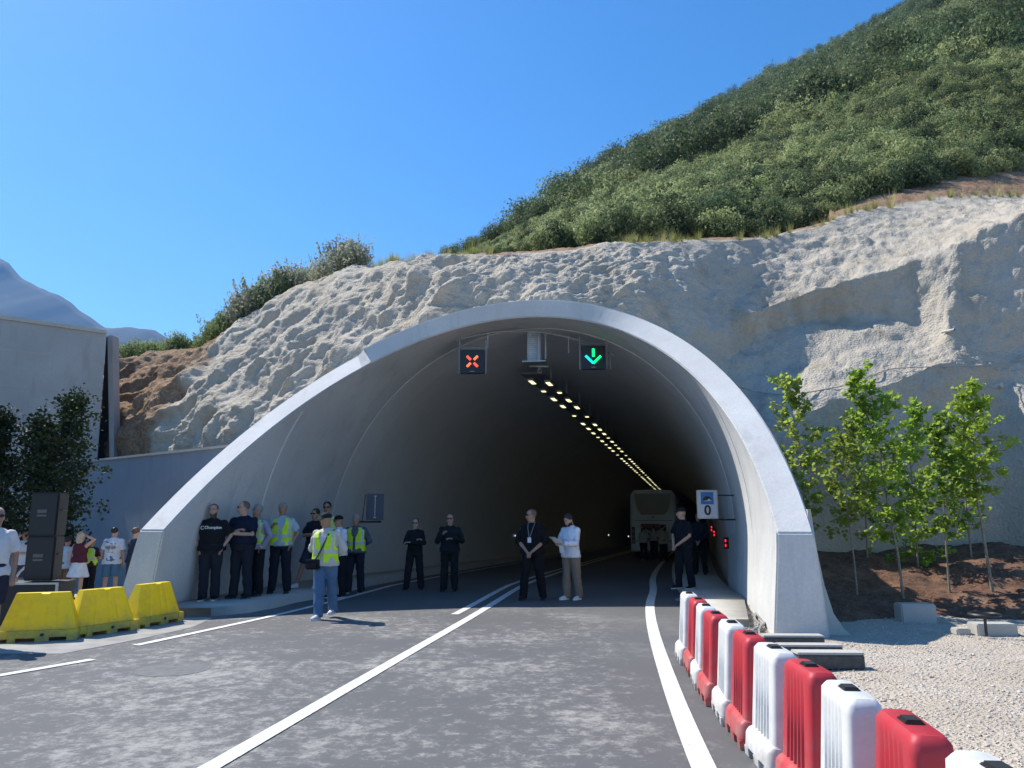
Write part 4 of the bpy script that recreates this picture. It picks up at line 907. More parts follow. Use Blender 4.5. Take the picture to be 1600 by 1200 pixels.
sz = .006 + .012 * rng.random(n) ** 2 + np.where(rng.random(n) < .05, .012, 0); V, F = stone_mesh(n, np.stack([X, Y, ground_h(X, Y) + .002], -1), sz)
def stonem(name, c1, c2):
    m, nn, l, b = newmat(name); g = nn.new('ShaderNodeNewGeometry'); l.new(mixc(nn, l, g.outputs['Random Per Island'], c1, c2), b.inputs['Base Color']); b.inputs['Roughness'].default_value = .95; return m
np_mesh('gravel_stones', V, F, stonem('stone', (.36, .31, .27), (.70, .65, .58)), kind='stuff', label='pale crushed stones scattered over the gravel on the right', cat='gravel')
n = 2500; Y = 11.8 + 8 * rng.random(n); X = np.interp(Y, [10.9, 11.8, 12.2, 17, 23], [3.3, 3.55, 3.72, 5.02, 6.45]) + rng.normal(size=n) * .1; V, F = stone_mesh(n, np.stack([X, Y, .01 + .02 * rng.random(n)], -1), .01 + .02 * rng.random(n), 3)
np_mesh('trench_rubble', V, F, stonem('rubble', (.22, .2, .18), (.5, .47, .43)), kind='stuff', label='grey rubble in the trench along the right tunnel wall', cat='rubble')
# faint round manhole in the road
p = at(270, 1046, z=0); mb = MB(); mb.tube([(p.x, p.y, .0), (p.x, p.y, .003)], .40, 40); mb.build('manhole_cover', plain('worn_iron', (.125, .125, .122), .8, .25, 9, bmp=.002), label='round dusty manhole cover in the road on the left', cat='manhole cover')
# ================================================================== SOIL BED
def soil():
    xs = np.linspace(3.9, 22, 260); ys = np.linspace(11.6, 20, 150); X, Y = np.meshgrid(xs, ys); P = np.stack([X.ravel(), Y.ravel(), 0 * X.ravel()], -1)
    e = (fbm(P * .5, 3) * .5).reshape(X.shape); front = 13.15 + .5 * np.sin(X * .9 + 1) + e; front = np.where(X < 6.6, front - .15, front)
    h = np.clip((Y - front) / 4.8, -.4, 1); Z = np.where(h > 0, 1.12 * (h ** .85 if False else np.sign(h) * np.abs(h) ** .8), h * .6) + .0
    Z = Z + (fbm(P * 1.3, 4) * .16 + fbm(P * 4.5, 3) * .07).reshape(X.shape) * sstep(-.05, .2, h)
    Z = Z - .02; G = np.stack([X, Y, Z], -1); nr, nc = G.shape[:2]; idx = np.arange(nr * nc).reshape(nr, nc); F = np.stack([idx[:-1, :-1], idx[:-1, 1:], idx[1:, 1:], idx[1:, :-1]], -1).reshape(-1, 4)
    rel = G[..., :2].reshape(-1, 2) - np.array(TC); s = rel[:, 0] * cY - rel[:, 1] * sY; ins = (s < TR + .2).reshape(nr, nc); ins = (ins[:-1, :-1] & ins[1:, 1:]).ravel()
    np_mesh('soil_bed', G.reshape(-1, 3), F[~ins], M['soil'], smooth=True, kind='structure'); return G, (s.reshape(nr, nc) > TR + .7)
SG, SOK = soil()
def soil_z(x, y): j = int(np.clip((y - 11.6) / 8.4 * 149, 0, 149)); i = int(np.clip((x - 3.9) / 18.1 * 259, 0, 259)); return float(SG[j, i, 2])
vis = (SG[:-1, :-1, 2] > .02) & SOK[:-1, :-1]; Pc = grid_sample(SG, 9000, vis.astype(float)); V, F = stone_mesh(len(Pc), Pc, .008 + .02 * rng.random(len(Pc)) ** 2, 5)
np_mesh('soil_clods', V, F, stonem('clod', (.05, .028, .018), (.34, .24, .17)), kind='stuff', label='brown clods and wood chips strewn over the planting bed', cat='soil')
# ================================================================== TREES
def leaf_batch(P, D, size, r, droop=.3):
    """lobed leaves (two folded halves) at points P growing along D"""
    n = len(P); up = r.normal(size=(n, 3)) * .7 + np.array([0, 0, 1.0]); D = D + r.normal(size=(n, 3)) * .7; D[:, 2] -= droop; D /= np.linalg.norm(D, axis=1, keepdims=True)
    S = np.cross(D, up); S /= np.linalg.norm(S, axis=1, keepdims=True) + 1e-9; N = np.cross(S, D); s = (size * (.6 + .7 * r.random(n)))[:, None]
    f = N * s * .12; a = P; t = P + D * s; m1 = P + D * s * .35 + S * s * .52 + f; m2 = P + D * s * .8 + S * s * .28 + f * .5; m3 = P + D * s * .35 - S * s * .52 + f; m4 = P + D * s * .8 - S * s * .28 + f * .5
    V = np.stack([a, m1, m2, t, a, t, m4, m3], 1).reshape(-1, 3); return V, np.arange(n * 8).reshape(-1, 4)
def tree(name, trunk, r0, crown_from, top, rad, nleaf, lsize, mat, seed, label, group, spread=1.0, nb=30, cat='tree', tz=None, light=None):
    r = np.random.default_rng(seed); base = Vector(trunk[0]); o = empty(name, base, 0, label=label, cat=cat, group=group)
    T = [Vector(p) - base for p in trunk] + [Vector(top) - base]; mb = MB()
    # densify
    D_ = []
    for i in range(len(T) - 1):
        for t in (0, .33, .66): D_.append(T[i].lerp(T[i + 1], t))
    D_.append(T[-1]); D_[0] = D_[0] - Vector((0, 0, .15))
    mb.tube(D_, [r0 * (1 - .85 * i / (len(D_) - 1)) for i in range(len(D_))], 8); mb.build('trunk', M['bark'], o, smooth=True)
    def tp(z):
        for i in range(len(D_) - 1):
            if D_[i].z <= z <= D_[i + 1].z: f = (z - D_[i].z) / (D_[i + 1].z - D_[i].z + 1e-9); return D_[i].lerp(D_[i + 1], f)
        return D_[-1].copy()
    z0 = crown_from - base.z; z1 = T[-1].z; mb = MB(); LP = []; LD = []
    for k in range(nb):
        f = (k + r.random()) / nb; z = z0 + (z1 - z0) * f * .97; p0 = tp(z); az = k * 2.4 + r.random(); R = rad * (math.sin(math.pi * min(1, .25 + .75 * (1 - f) ** .8)) if False else (0.35 + .65 * (1 - abs(f - .38) / .62) ** .8)) * (.65 + .5 * r.random())
        el = .35 + .7 * f + .2 * r.normal(); d = Vector((math.cos(az) * math.cos(el), math.sin(az) * math.cos(el), math.sin(el))); pts = [p0]
        for q in range(1, 5): pts.append(pts[-1] + (d * (R / 4)) + Vector(r.normal(size=3) * .03)); d = (d + Vector((0, 0, -.10))).normalized()
        mb.tube(pts, [max(.004, r0 * .33 * (1 - .8 * q / 4)) for q in range(5)], 5)
        nt = 5
        for q in range(nt):
            b = pts[1 + q % 4]; dd = (d + Vector(r.normal(size=3) * .7)).normalized(); L_ = R * .38 * (.5 + r.random()); e = b + dd * L_; mb.tube([b, e], [.005, .002], 4, cap=False)
            w = int(nleaf / (nb * nt)); tt = r.random(w) ** .7
            LP.append(np.array(b)[None] + np.array(dd)[None] * (tt * L_)[:, None] + r.normal(size=(w, 3)) * .035 * spread); LD.append(np.repeat(np.array(dd)[None], w, 0))
    mb.build('branches', M['twig'] if r0 > .02 else M['bark'], o)
    V, F = leaf_batch(np.concatenate(LP), np.concatenate(LD), lsize, r); np_mesh('crown', V, F, mat, o); return o
def sap(base, mids, top, Y, crown_py, rad, nleaf, mat, seed, label, lsize=.078, r0=.022):
    b = at(base[0], base[1], Y=Y); b.z = soil_z(b.x, b.y) if base[1] > 850 else b.z
    tr_ = [b] + [at(x, y, Y=Y) for x, y in mids]; tree('young_tree', tr_, r0, at(0, crown_py + 34, Y=Y).z, at(top[0], top[1] + 16, Y=Y), rad * 1.15, int(nleaf * 1.2), lsize, mat, seed, label, 'young trees planted in the brown bed')
def ly(name, a, b, t=.48): return leafm(name, a, b, .55)
M['sapA'] = ly('sapling_leaves_olive', (.11, .16, .035), (.22, .28, .07), .42); M['sapB'] = ly('sapling_leaves_bright', (.13, .23, .03), (.26, .38, .06), .5); M['sapC'] = ly('sapling_leaves_deep', (.06, .14, .03), (.14, .25, .06), .42)
sap((1262, 868), [(1257, 800), (1250, 700)], (1226, 572), 15.6, 790, .52, 1500, M['sapA'], 1, 'olive-leaved young tree closest to the tunnel leg, leftmost in the bed')
sap((1340, 932), [(1334, 870), (1323, 790), (1318, 720)], (1322, 652), 14.2, 800, .48, 950, M['sapA'], 2, 'young tree with the lowest trunk foot, second from the left in front', r0=.02)
sap((1355, 864), [(1352, 800), (1348, 740)], (1345, 630), 16.9, 775, .55, 1100, M['sapC'], 3, 'young tree at the back of the bed, behind the second one from the left')
sap((1410, 916), [(1402, 860), (1393, 822), (1381, 755), (1374, 700)], (1332, 572), 14.6, 812, .66, 2100, M['sapB'], 4, 'tallest bright yellow-green young tree in the middle of the bed', r0=.028)
sap((1432, 860), [(1430, 800), (1422, 720)], (1432, 622), 16.4, 850, .62, 1800, M['sapB'], 5, 'bushy bright young tree just right of the tallest one, leafy almost to the soil')
sap((1482, 908), [(1478, 850), (1474, 785), (1470, 720)], (1468, 640), 15.0, 805, .50, 1500, M['sapC'], 6, 'dark green young tree with a straight bare lower trunk, third from the right')
sap((1516, 852), [(1511, 800), (1505, 750)], (1500, 660), 16.8, 790, .40, 800, M['sapC'], 7, 'thin young tree at the back, left of the rightmost one')
sap((1548, 895), [(1538, 845), (1528, 785), (1522, 700)], (1519, 590), 14.8, 745, .52, 1500, M['sapB'], 8, 'rightmost young tree with a pale leaning forked trunk', r0=.032)
# low sprig
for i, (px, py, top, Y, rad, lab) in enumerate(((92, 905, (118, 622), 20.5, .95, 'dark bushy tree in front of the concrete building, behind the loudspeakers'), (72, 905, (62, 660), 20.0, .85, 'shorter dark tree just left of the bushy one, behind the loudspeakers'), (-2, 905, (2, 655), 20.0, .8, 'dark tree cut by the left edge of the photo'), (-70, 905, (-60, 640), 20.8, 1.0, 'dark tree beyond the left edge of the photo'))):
    b = at(px, py, Y=Y); b.z = -.3; tree('dark_tree', [b, at(px + 2, 780, Y=Y)], .05, .9, at(top[0], top[1], Y=Y), rad, 5200, .085, M['shadeleaf'], 30 + i, lab, 'dark trees by the concrete building', spread=3.0, nb=46)
# ---- bushes on the left crest
def bush_mesh(seed, n, size, mat, asp, upright):
    V, F = leaf_cloud(n, size, seed, aspect=asp, nclump=30)
    return V, F
def bush_proto(name, seed, n, size, mat, asp=1.0):
    o = empty(name, (0, 0, 0)); r = np.random.default_rng(seed); V, F = leaf_cloud(n, size, seed, aspect=asp, nclump=26)
    # ragged shoots
    k = 26; sp_ = []; sd = []
    for i in range(k):
        a = r.random() * 6.28; e = r.random() * .6; b = np.array([math.cos(a) * e, math.sin(a) * e, .55 * asp]); d = np.array([math.cos(a) * .4, math.sin(a) * .4, 1]) ; L_ = .25 + .35 * r.random(); w = 14; sp_.append(b + d * (r.random((w, 1)) * L_)); sd.append(np.repeat(d[None], w, 0))
    V2, F2 = leaf_batch(np.concatenate(sp_), np.concatenate(sd), size * 1.5, r, 0); V = np.concatenate([V, V2]); F = np.concatenate([F, F2 + len(V) - len(V2)])
    np_mesh('foliage', V, F, mat, o); mb = MB()
    for i in range(9):
        a = i * .7; mb.tube([(0, 0, -.2), (math.cos(a) * .2, math.sin(a) * .2, .35), (math.cos(a) * .45, math.sin(a) * .45, .85 * asp)], [.025, .016, .005], 5)
    mb.build('stems', M['twig'], o); return o
BP = {'g': [bush_proto('bush', 300 + i, 3000, .042, M['crestleaf'], .9) for i in range(2)], 'd': [bush_proto('bush', 310 + i, 2600, .04, M['dusty'], 1.0) for i in range(2)]}
used = {}
def put_bush(px, s, kind, label, group, back=.8, dz=-.1, szz=1.0):
    p = crest_at(px); lst = BP[kind]; i = int(rng.integers(0, len(lst))); o = lst[i]; key = (kind, i)
    if key in used: o = copy_tree(lst[i])
    used[key] = 1; o.location = p + Vector((0, back, dz)); o.rotation_euler = (0, 0, rng.random() * 6.28); o.scale = (s, s, s * szz); props(o, label=label, cat='bush', group=group)
for px in (168, 182, 196, 210, 222, 236, 250, 262, 276, 290, 302, 312, 176, 204, 230, 258): put_bush(px + rng.normal() * 3, .9 + .35 * rng.random(), 'g', 'green bush among the low thicket on the orange earth slope at the left', 'green bushes on the earth slope', back=.5 + 1.8 * rng.random(), dz=-.15, szz=1.1)
put_bush(322, 1.15, 'g', 'darker upright green bush at the right end of the low thicket', 'green bushes on the earth slope', szz=1.4)
for px, s in ((345, 1.1), (356, 1.35), (368, 1.25), (380, 1.2), (392, 1.45), (405, 1.35), (417, 1.3), (430, 1.35), (443, 1.2), (455, 1.25), (467, 1.0), (478, .9), (350, .8), (400, .9)): put_bush(px, s * 1.05, 'd' if rng.random() < .65 else 'g', 'dusty grey-green bush in the band climbing the left rock crest', 'dusty bushes climbing the crest', back=.7 + .8 * rng.random(), szz=1.15)
for px, s, lab in ((500, 1.0, 'smaller dusty bush just left of the biggest crest bush'), (528, 1.45, 'biggest dusty bush on the left part of the crest'), (545, 1.25, 'dusty bush touching the right side of the biggest crest bush'), (613, .45, 'tiny lone bush on the crest left of the tunnel top')): put_bush(px, s, 'd', lab, 'single bushes on the crest', back=.5, szz=1.1)
for px in (880, 900, 925, 955, 985, 1015, 1050, 1085, 1120, 1150, 1180, 1205): pass
# dry grass along the crest and dusty tufts
def tuft(seed):
    r = np.random.default_rng(seed); n = 60; a = r.random(n) * 6.28; e = r.random(n) * .12; b = np.stack([np.cos(a) * e, np.sin(a) * e, 0 * a], -1); d = np.stack([np.cos(a) * .35, np.sin(a) * .35, np.ones(n)], -1) * (.25 + .3 * r.random((n, 1))); w = np.stack([-np.sin(a), np.cos(a), 0 * a], -1) * .006
    V = np.stack([b - w, b + w, b + d + w * .2, b + d - w * .2], 1).reshape(-1, 3); return V, np.arange(n * 4).reshape(-1, 4)
tf = [off_mesh('grass_tuft', *tuft(i), M['drygrass']) for i in range(3)]
n = 420; px = 560 + rng.random(n) * 1150; P = np.array([list(crest_at(x)) for x in px]); P[:, 1] += rng.random(n) ** 2 * 2.4 - .1; P[:, 2] -= .04; s = .3 + .6 * rng.random(n); s = np.where(rng.random(n) < .08, s * 1.8, s)
dn = vnoise(np.stack([px * .02, 0 * px, 0 * px], -1)) > -.1; P, s = P[dn], s[dn]
scatter('dry_grass', P, np.stack([s, s, s], -1), np.stack([0 * s, 0 * s, rng.random(len(s)) * 6.28], -1), tf, 'dry straw-coloured grass along the top edge of the sprayed rock', 'grass')

# ================================================================== PEOPLE
def skin(name, c): 
    m = plain(name, c, .55, .06, 30); return m
SK = {'a': skin('skin_light', (.50, .30, .22)), 'b': skin('skin_tan', (.38, .21, .14)), 'c': skin('skin_pale', (.58, .38, .30))}
HAIRC = {'dark': plain('hair_dark', (.02, .014, .010), .6, .3, 40), 'grey': plain('hair_grey', (.28, .27, .26), .6, .3, 40), 'brown': plain('hair_brown', (.10, .06, .035), .6, .3, 40), 'blonde': plain('hair_blonde', (.42, .33, .22), .6, .3, 40), 'stub': plain('hair_stubble', (.16, .10, .075), .7, .2, 60)}
_cl = {}
def cloth(c, rough=.85, var=.16):
    k = tuple(round(x, 3) for x in c)
    if k not in _cl:
        m, n, l, b = newmat('fabric'); v = coords(n, l); g = noisen(n, l, v, 7, 5); h = noisen(n, l, coords(n, l, (1, 1, .5)), 9, 5, .6)
        l.new(mixc(n, l, ramp(n, l, g, .35, .65), tuple(x * (1 - var) for x in c), c), b.inputs['Base Color']); b.inputs['Roughness'].default_value = rough; b.inputs['Specular IOR Level'].default_value = .2; bump(n, l, b, h, .8, .02); _cl[k] = m
    return _cl[k]
BLACK = (.012, .013, .016); NAVY = (.015, .02, .038); WHT = (.72, .73, .76)
M['vest'] = plain('hi_vis_yellow', (.58, .85, .02), .75, .08, 8, bmp=.004); M['refl'] = plain('reflective_tape', (.50, .52, .50), .4, .08, 20)
M['lens'] = plain('dark_lens', (.008, .008, .01), .15, 0, 1); M['lip'] = plain('lip', (.30, .12, .10), .5); M['eye'] = plain('eye_white', (.55, .5, .47), .3); M['pupil'] = plain('pupil', (.02, .015, .01), .2)
def remesh(mb, name, voxel, noise_amp=0, seed=0, smooth_it=2, sc=7.0):
    me = mb.mesh('tmp'); bm = bmesh.new(); bm.from_mesh(me); bmesh.ops.recalc_face_normals(bm, faces=bm.faces); bm.to_mesh(me); bm.free()
    o = bpy.data.objects.new('tmp', me); COL.objects.link(o); m = o.modifiers.new('r', 'REMESH'); m.mode = 'VOXEL'; m.voxel_size = voxel; m.use_smooth_shade = True
    s = o.modifiers.new('s', 'SMOOTH'); s.iterations = smooth_it; s.factor = .5
    dg = bpy.context.evaluated_depsgraph_get(); r = bpy.data.meshes.new_from_object(o.evaluated_get(dg)); r.name = name; bpy.data.objects.remove(o); bpy.data.meshes.remove(me)
    if noise_amp:
        n = len(r.vertices); co = np.zeros(n * 3, np.float32); r.vertices.foreach_get('co', co); nr = np.zeros(n * 3, np.float32); r.vertices.foreach_get('normal', nr); co = co.reshape(-1, 3); nr = nr.reshape(-1, 3)
        q = co * np.array([sc, sc, sc * .8]) + seed * 3.7; w = 1 - np.abs(fbm(q, 3)) * 2.2
        r.vertices.foreach_set('co', (co + nr * (noise_amp * w)[:, None]).astype(np.float32).ravel())
    r.polygons.foreach_set('use_smooth', np.ones(len(r.polygons), bool)); return r
ARMS = {  # elbow, wrist for the +x side, metres for a 1.75 m person facing -y
 'down': ((.25, .03, 1.14), (.245, -.05, .89)), 'pocket': ((.30, .05, 1.16), (.205, -.06, .95)), 'crossA': ((.235, -.06, 1.15), (-.10, -.225, 1.165)), 'crossB': ((.235, -.05, 1.15), (-.09, -.185, 1.23)),
 'clasp': ((.255, -.03, 1.14), (.045, -.22, .93)), 'chest': ((.27, -.06, 1.13), (.10, -.24, 1.31)), 'tum': ((.285, -.03, 1.14), (.09, -.25, 1.19)), 'hold': ((.22, -.10, 1.13), (.07, -.34, 1.14)),
 'back': ((.28, .07, 1.15), (.05, .19, .97)), 'spread': ((.40, -.12, 1.52), (.60, -.20, 1.68)), 'phone': ((.30, -.16, 1.30), (.09, -.24, 1.56)), 'head': ((.36, -.04, 1.56), (.12, -.02, 1.66)), 'bent': ((.25, -.04, 1.14), (.20, -.28, 1.12))}
def person(px, py, z, H, yaw, arms=('down', 'down'), feet=((.11, 0, 0), (-.11, 0, 0)), hd=(0, 0), sk='a', hair='dark', hairk='short', top=BLACK, sleeve='short', hem=.90, bottom=NAVY, legs='long', shoes=BLACK, sole=(.05, .05, .05), w=1.0, vest=False, beard=None, glasses=False, cap=None, label='', group=None, skirt=None, bald=False, extra=None, Y=None, lean=(0, 0), collar=None):
    p = at(px, py, z=z) if Y is None else at(px, py, Y=Y)
    if Y is not None: p.z = z
    K = H / 1.75; root = empty('person', p, R_(yaw), label=label, cat='person', group=group); S = lambda v: Vector((v[0] * K, v[1] * K, v[2] * K))
    seed = abs(hash((px, py))) % 1000
    ln = Vector((lean[0], lean[1], 0))
    def T(v): v = Vector(v); return v + ln * max(0, v.z - .95) / .8      # lean of the upper body
    # torso ellipses
    tors = [(.86, .0, .155, .115), (.93, .005, .172 * w, .122 * w), (1.02, 0, .160 * w, .116 * w), (1.12, -.005, .155 * w, .118 * (w ** 1.6)), (1.24, -.005, .170 * w, .120 * w), (1.34, .0, .178 * w, .115 * w), (1.40, .005, .158 * w ** .5, .095), (1.445, .01, .100, .072), (1.48, .01, .068, .06)]
    def el(cx_, cy_, z_, rx_, ry_, n=20): return [S(T((cx_ + rx_ * math.copysign(abs(math.cos(a)) ** .85, math.cos(a)), cy_ + ry_ * math.sin(a), z_))) for a in [2 * math.pi * k / n for k in range(n)]]
    hipj = {s: (s * .092, .0, .93) for s in (1, -1)}; shl = {s: T((s * .172 * (w ** .6), .0, 1.395)) for s in (1, -1)}
    ft = {1: feet[0], -1: feet[1]}; kn = {}; an = {}
    for s in (1, -1):
        f = ft[s]; h = Vector(hipj[s]); a = Vector((f[0], f[1] + .03, f[2] + .085)); dist = (a - h).length; L = .845; bend = math.sqrt(max(0, (L / 2) ** 2 - (min(dist, L) / 2) ** 2)); kn[s] = (h + a) / 2 + Vector((0, -1, 0)) * (bend + .012); an[s] = a
    arm = {}
    for s, nm in ((1, arms[0]), (-1, arms[1])):
        e, q = ARMS[nm] if isinstance(nm, str) else nm; fw = -.03 - .16 * max(0, w - 1) if (isinstance(nm, str) and nm in ('crossA', 'crossB', 'chest', 'tum', 'clasp')) else 0; arm[s] = (T((e[0] * s * (1 + .3 * max(0, w - 1)), e[1] + fw * .5, e[2])), T((q[0] * s, q[1] + fw, q[2])))
    HC = T((0, -.012, 1.625)); hm = Euler((R_(hd[1]), 0, R_(hd[0]))).to_matrix(); neck = T((0, .01, 1.52))
    hc = neck + hm @ (HC - neck)
    # ---- body (continuous)
    mb = MB(); mb.rings([el(0, y, z_, a, b) for z_, y, a, b in tors]); mb.tube([S(T((0, .015, 1.44))), S(neck), S(hc + hm @ Vector((0, .02, -.03)))], [(.062 * K, .062 * K), (.056 * K, .058 * K), .058 * K], 14)
    head = [(-.122, -.045, .022, .020), (-.112, -.038, .040, .038), (-.09, -.022, .054, .062), (-.06, -.008, .064, .080), (-.02, .0, .072, .092), (.03, .004, .076, .098), (.07, .006, .071, .092), (.10, .008, .054, .070), (.118, .01, .026, .036)]
    mb.rings([[S(hc + hm @ Vector((rx_ * math.cos(a), cy_ + ry_ * math.sin(a), z_))) for a in [2 * math.pi * k / 20 for k in range(20)]] for z_, cy_, rx_, ry_ in head])
    for s in (1, -1):
        h = Vector(hipj[s]); mb.tube([S(h + Vector((0, 0, .03))), S(h.lerp(kn[s], .5)), S(kn[s]), S(kn[s].lerp(an[s], .35)), S(an[s]), S(an[s] - Vector((0, 0, .05)))], [.088 * K * w ** .5, .072 * K, .055 * K, .056 * K, .036 * K, .038 * K], 14)
        f = Vector(ft[s]); mb.tube([S(f + Vector((0, .05, .035))), S(f + Vector((s * .008, -.05, .035))), S(f + Vector((s * .018, -.15, .025)))], [(.036 * K, .035 * K), (.042 * K, .03 * K), (.03 * K, .02 * K)], 12)
        e, q = arm[s]; sh = Vector(shl[s]); mb.tube([S(sh * 1), S(sh.lerp(e, .5)), S(e), S(e.lerp(q, .35)), S(q)], [.055 * K * w ** .5, .046 * K, .039 * K, .039 * K, .026 * K], 12)
        mb.ell(S(sh), (.058 * K, .056 * K, .056 * K)); mb.ell(S(e), (.039 * K, .039 * K, .039 * K)); mb.ell(S(kn[s]), (.055 * K,) * 3)
        d = (q - e).normalized(); sd = Vector((0, 0, 1)).cross(d); sd = sd.normalized() if sd.length > .2 else Vector((1, 0, 0)); nrm = d.cross(sd)
        mb.tube([S(q - d * .01), S(q + d * .04), S(q + d * .085)], [(.022 * K, .018 * K), (.036 * K, .015 * K), (.034 * K, .012 * K)], 12)
    for s in (1, -1): mb.ell(S(hc + hm @ Vector((s * .077, .008, -.012))), (.010 * K, .018 * K, .030 * K), M=hm)
    mb.tube([S(hc + hm @ Vector((0, -.088, .022))), S(hc + hm @ Vector((0, -.106, -.012))), S(hc + hm @ Vector((0, -.112, -.026))), S(hc + hm @ Vector((0, -.094, -.036)))], [.009 * K, .012 * K, .016 * K, .012 * K], 8)
    me = remesh(mb, 'body', .0125 if H < 2 else .02, smooth_it=3)
    # hands' fingers and face detail joined into the same mesh
    fm = MB()
    for s in (1, -1):
        e, q = arm[s]; d = (q - e).normalized(); 
        sd = Vector((0, 0, 1)).cross(d); sd = sd.normalized() if sd.length > .2 else Vector((1, 0, 0)); nrm = d.cross(sd).normalized()
        cu = -nrm if nrm.z > 0 else nrm
        if abs(nrm.z) < .4: cu = Vector((-s, 0, 0)) if (Vector((-s, 0, 0)).dot(nrm)) ** 2 > .2 else cu
        a_ = sd if abs(cu.dot(sd)) < .7 else nrm
        for i, (o_, L_) in enumerate(((-.027, .066), (-.009, .076), (.009, .072), (.027, .058))):
            b = q + d * .078 + a_ * o_; p1 = b + d * L_ * .42 + cu * .010; p2 = p1 + (d * .7 + cu * .7) * L_ * .33; p3 = p2 + (d * .3 + cu) * L_ * .25
            fm.tube([S(b - d * .015), S(b), S(p1), S(p2), S(p3)], [.0085 * K, .0088 * K, .0082 * K, .0075 * K, .006 * K], 7, 0)
        sgn = -1 if a_.z < 0 else 1; th = a_ * sgn; b = q + d * .02 + th * .022
        fm.tube([S(b), S(b + (d * .7 + th * .7) * .028), S(b + (d * .85 + th * .55) * .052 + cu * .006), S(b + d * .07 + th * .026 + cu * .012)], [.012 * K, .0105 * K, .0095 * K, .007 * K], 7, 0)
    F_ = lambda x, y, z_: S(hc + hm @ Vector((x, y, z_)))
    for s in (1, -1):
        fm.ell(F_(s * .030, -.088, .018), (.014 * K, .009 * K, .008 * K), M=hm, m=1, n=8, k=5); fm.ell(F_(s * .030, -.0955, .018), (.0065 * K, .004 * K, .0075 * K), M=hm, m=2, n=8, k=5)
        if not glasses: fm.tube([F_(s * .012, -.099, .036), F_(s * .032, -.098, .043), F_(s * .052, -.084, .036)], .0065 * K, 5, 3)
    fm.tube([F_(-.026, -.088, -.064), F_(0, -.099, -.062), F_(.026, -.088, -.064)], [.005 * K, .009 * K, .005 * K], 6, 4)
    fme = fm.mesh('f'); bm = bmesh.new(); bm.from_mesh(me); nb0 = len(bm.faces); bm.from_mesh(fme); bm.faces.ensure_lookup_table()
    inv = hm.inverted(); smf = [True] * len(bm.faces)
    for i, f in enumerate(bm.faces):
        f.smooth = True
        if i >= nb0: f.material_index = fm.m[i - nb0]
        else:
            f.material_index = 0
            if beard:
                c = inv @ (f.calc_center_median() / K - hc)
                if -.135 < c.z < -.035 and c.y < .02 and not (-.078 < c.z < -.045 and abs(c.x) < .02 and c.z > -.07): 
                    if c.z < -.03 - .35 * 0 and (c.z < -.05 or abs(c.x) > .045 or (c.y < -.085 and c.z > -.062 and abs(c.x) < .03 and c.z < -.048)): f.material_index = 5
            if bald and i < nb0:
                pass
    bm.to_mesh(me); bm.free(); bpy.data.meshes.remove(fme)
    for m in (SK[sk], M['eye'], M['pupil'], HAIRC[hair if hair != 'stub' else 'dark'], M['lip'], HAIRC[beard or 'dark']): me.materials.append(m)
    bo = bpy.data.objects.new('body', me); COL.objects.link(bo); bo.parent = root
    def part(name, mesh, mat, **k):
        for m in (mat if isinstance(mat, list) else [mat]): mesh.materials.append(m)
        o = bpy.data.objects.new(name, mesh); COL.objects.link(o); o.parent = root; return props(o, **k)
    # ---- bottoms
    g = .016
    mb = MB(); skirtz = None
    if skirt:
        mb.rings([el(0, 0, z_, a, b, 28) for z_, a, b in ((.60, .27, .23), (.70, .245, .205), (.85, .20, .16), (.97, .165, .125), (1.04, .150, .115))]); part('skirt', remesh(mb, 'skirt', .014, .012, seed, 1, 9), cloth(skirt))
    else:
        mb.rings([el(0, y, z_, a + g, b + g) for z_, y, a, b in ((.855, 0, .150 * w, .118 * w), (.93, .005, .175 * w, .126 * w), (1.02, 0, .163 * w, .119 * w), (1.035, 0, .16 * w, .117 * w))])
        for s in (1, -1):
            h = Vector(hipj[s]); k_ = kn[s]; a = an[s]
            if legs == 'long': mb.tube([S(h + Vector((0, 0, .03))), S(h.lerp(k_, .35)), S(k_), S(k_.lerp(a, .5)), S(a - Vector((0, 0, .035)))], [.108 * K * w ** .6, .098 * K * w ** .4, .080 * K, .076 * K, .070 * K], 16)
            else: mb.tube([S(h + Vector((0, 0, .03))), S(h.lerp(k_, .4)), S(h.lerp(k_, .93))], [.108 * K * w ** .6, .108 * K * w ** .4, .106 * K], 16)
        part('trousers' if legs == 'long' else 'shorts', remesh(mb, 'trousers', .0135, .017, seed + 3, 2, 5), cloth(bottom))
    # ---- shoes
    for s in (1, -1):
        mb = MB(); f = Vector(ft[s]); up_ = .0
        mb.tube([S(f + Vector((0, .075, .045))), S(f + Vector((0, .04, .055))), S(f + Vector((s * .006, -.04, .048))), S(f + Vector((s * .016, -.12, .036))), S(f + Vector((s * .022, -.175, .030)))], [(.030 * K, .036 * K), (.042 * K, .045 * K), (.046 * K, .038 * K), (.046 * K, .028 * K), (.028 * K, .016 * K)], 14)
        mb.tube([S(an[s] - Vector((0, 0, .045))), S(an[s] + Vector((0, 0, .01)))], [.046 * K, .044 * K], 12)
        sh_ = part('shoe', remesh(mb, 'shoe', .010, 0, 0, 1), cloth(shoes)); mb = MB(); ol = []
        for yy, ww in ((.082, .026), (.06, .038), (0, .042), (-.06, .048), (-.12, .048), (-.165, .036), (-.185, .018)): ol.append((ww, yy))
        rr = [[S(f + Vector((s * .012 * (-yy / .18 if yy < 0 else 0) + sx_ * ww, yy, z_))) for ww, yy, sx_ in [(a, b, 1) for a, b in ol] + [(a, b, -1) for a, b in reversed(ol)]] for z_ in (.0, .024)]
        mb.rings(rr); so = mb.build('sole', cloth(sole), sh_)
    # ---- top
    mb = MB(); th = [(max(hem, .80), 0, .188 * w, .142 * w), (max(hem, .80) + .06, 0, .184 * w, .138 * w)] + [t for t in tors if t[0] > max(hem, .80) + .09 and t[0] < 1.47]
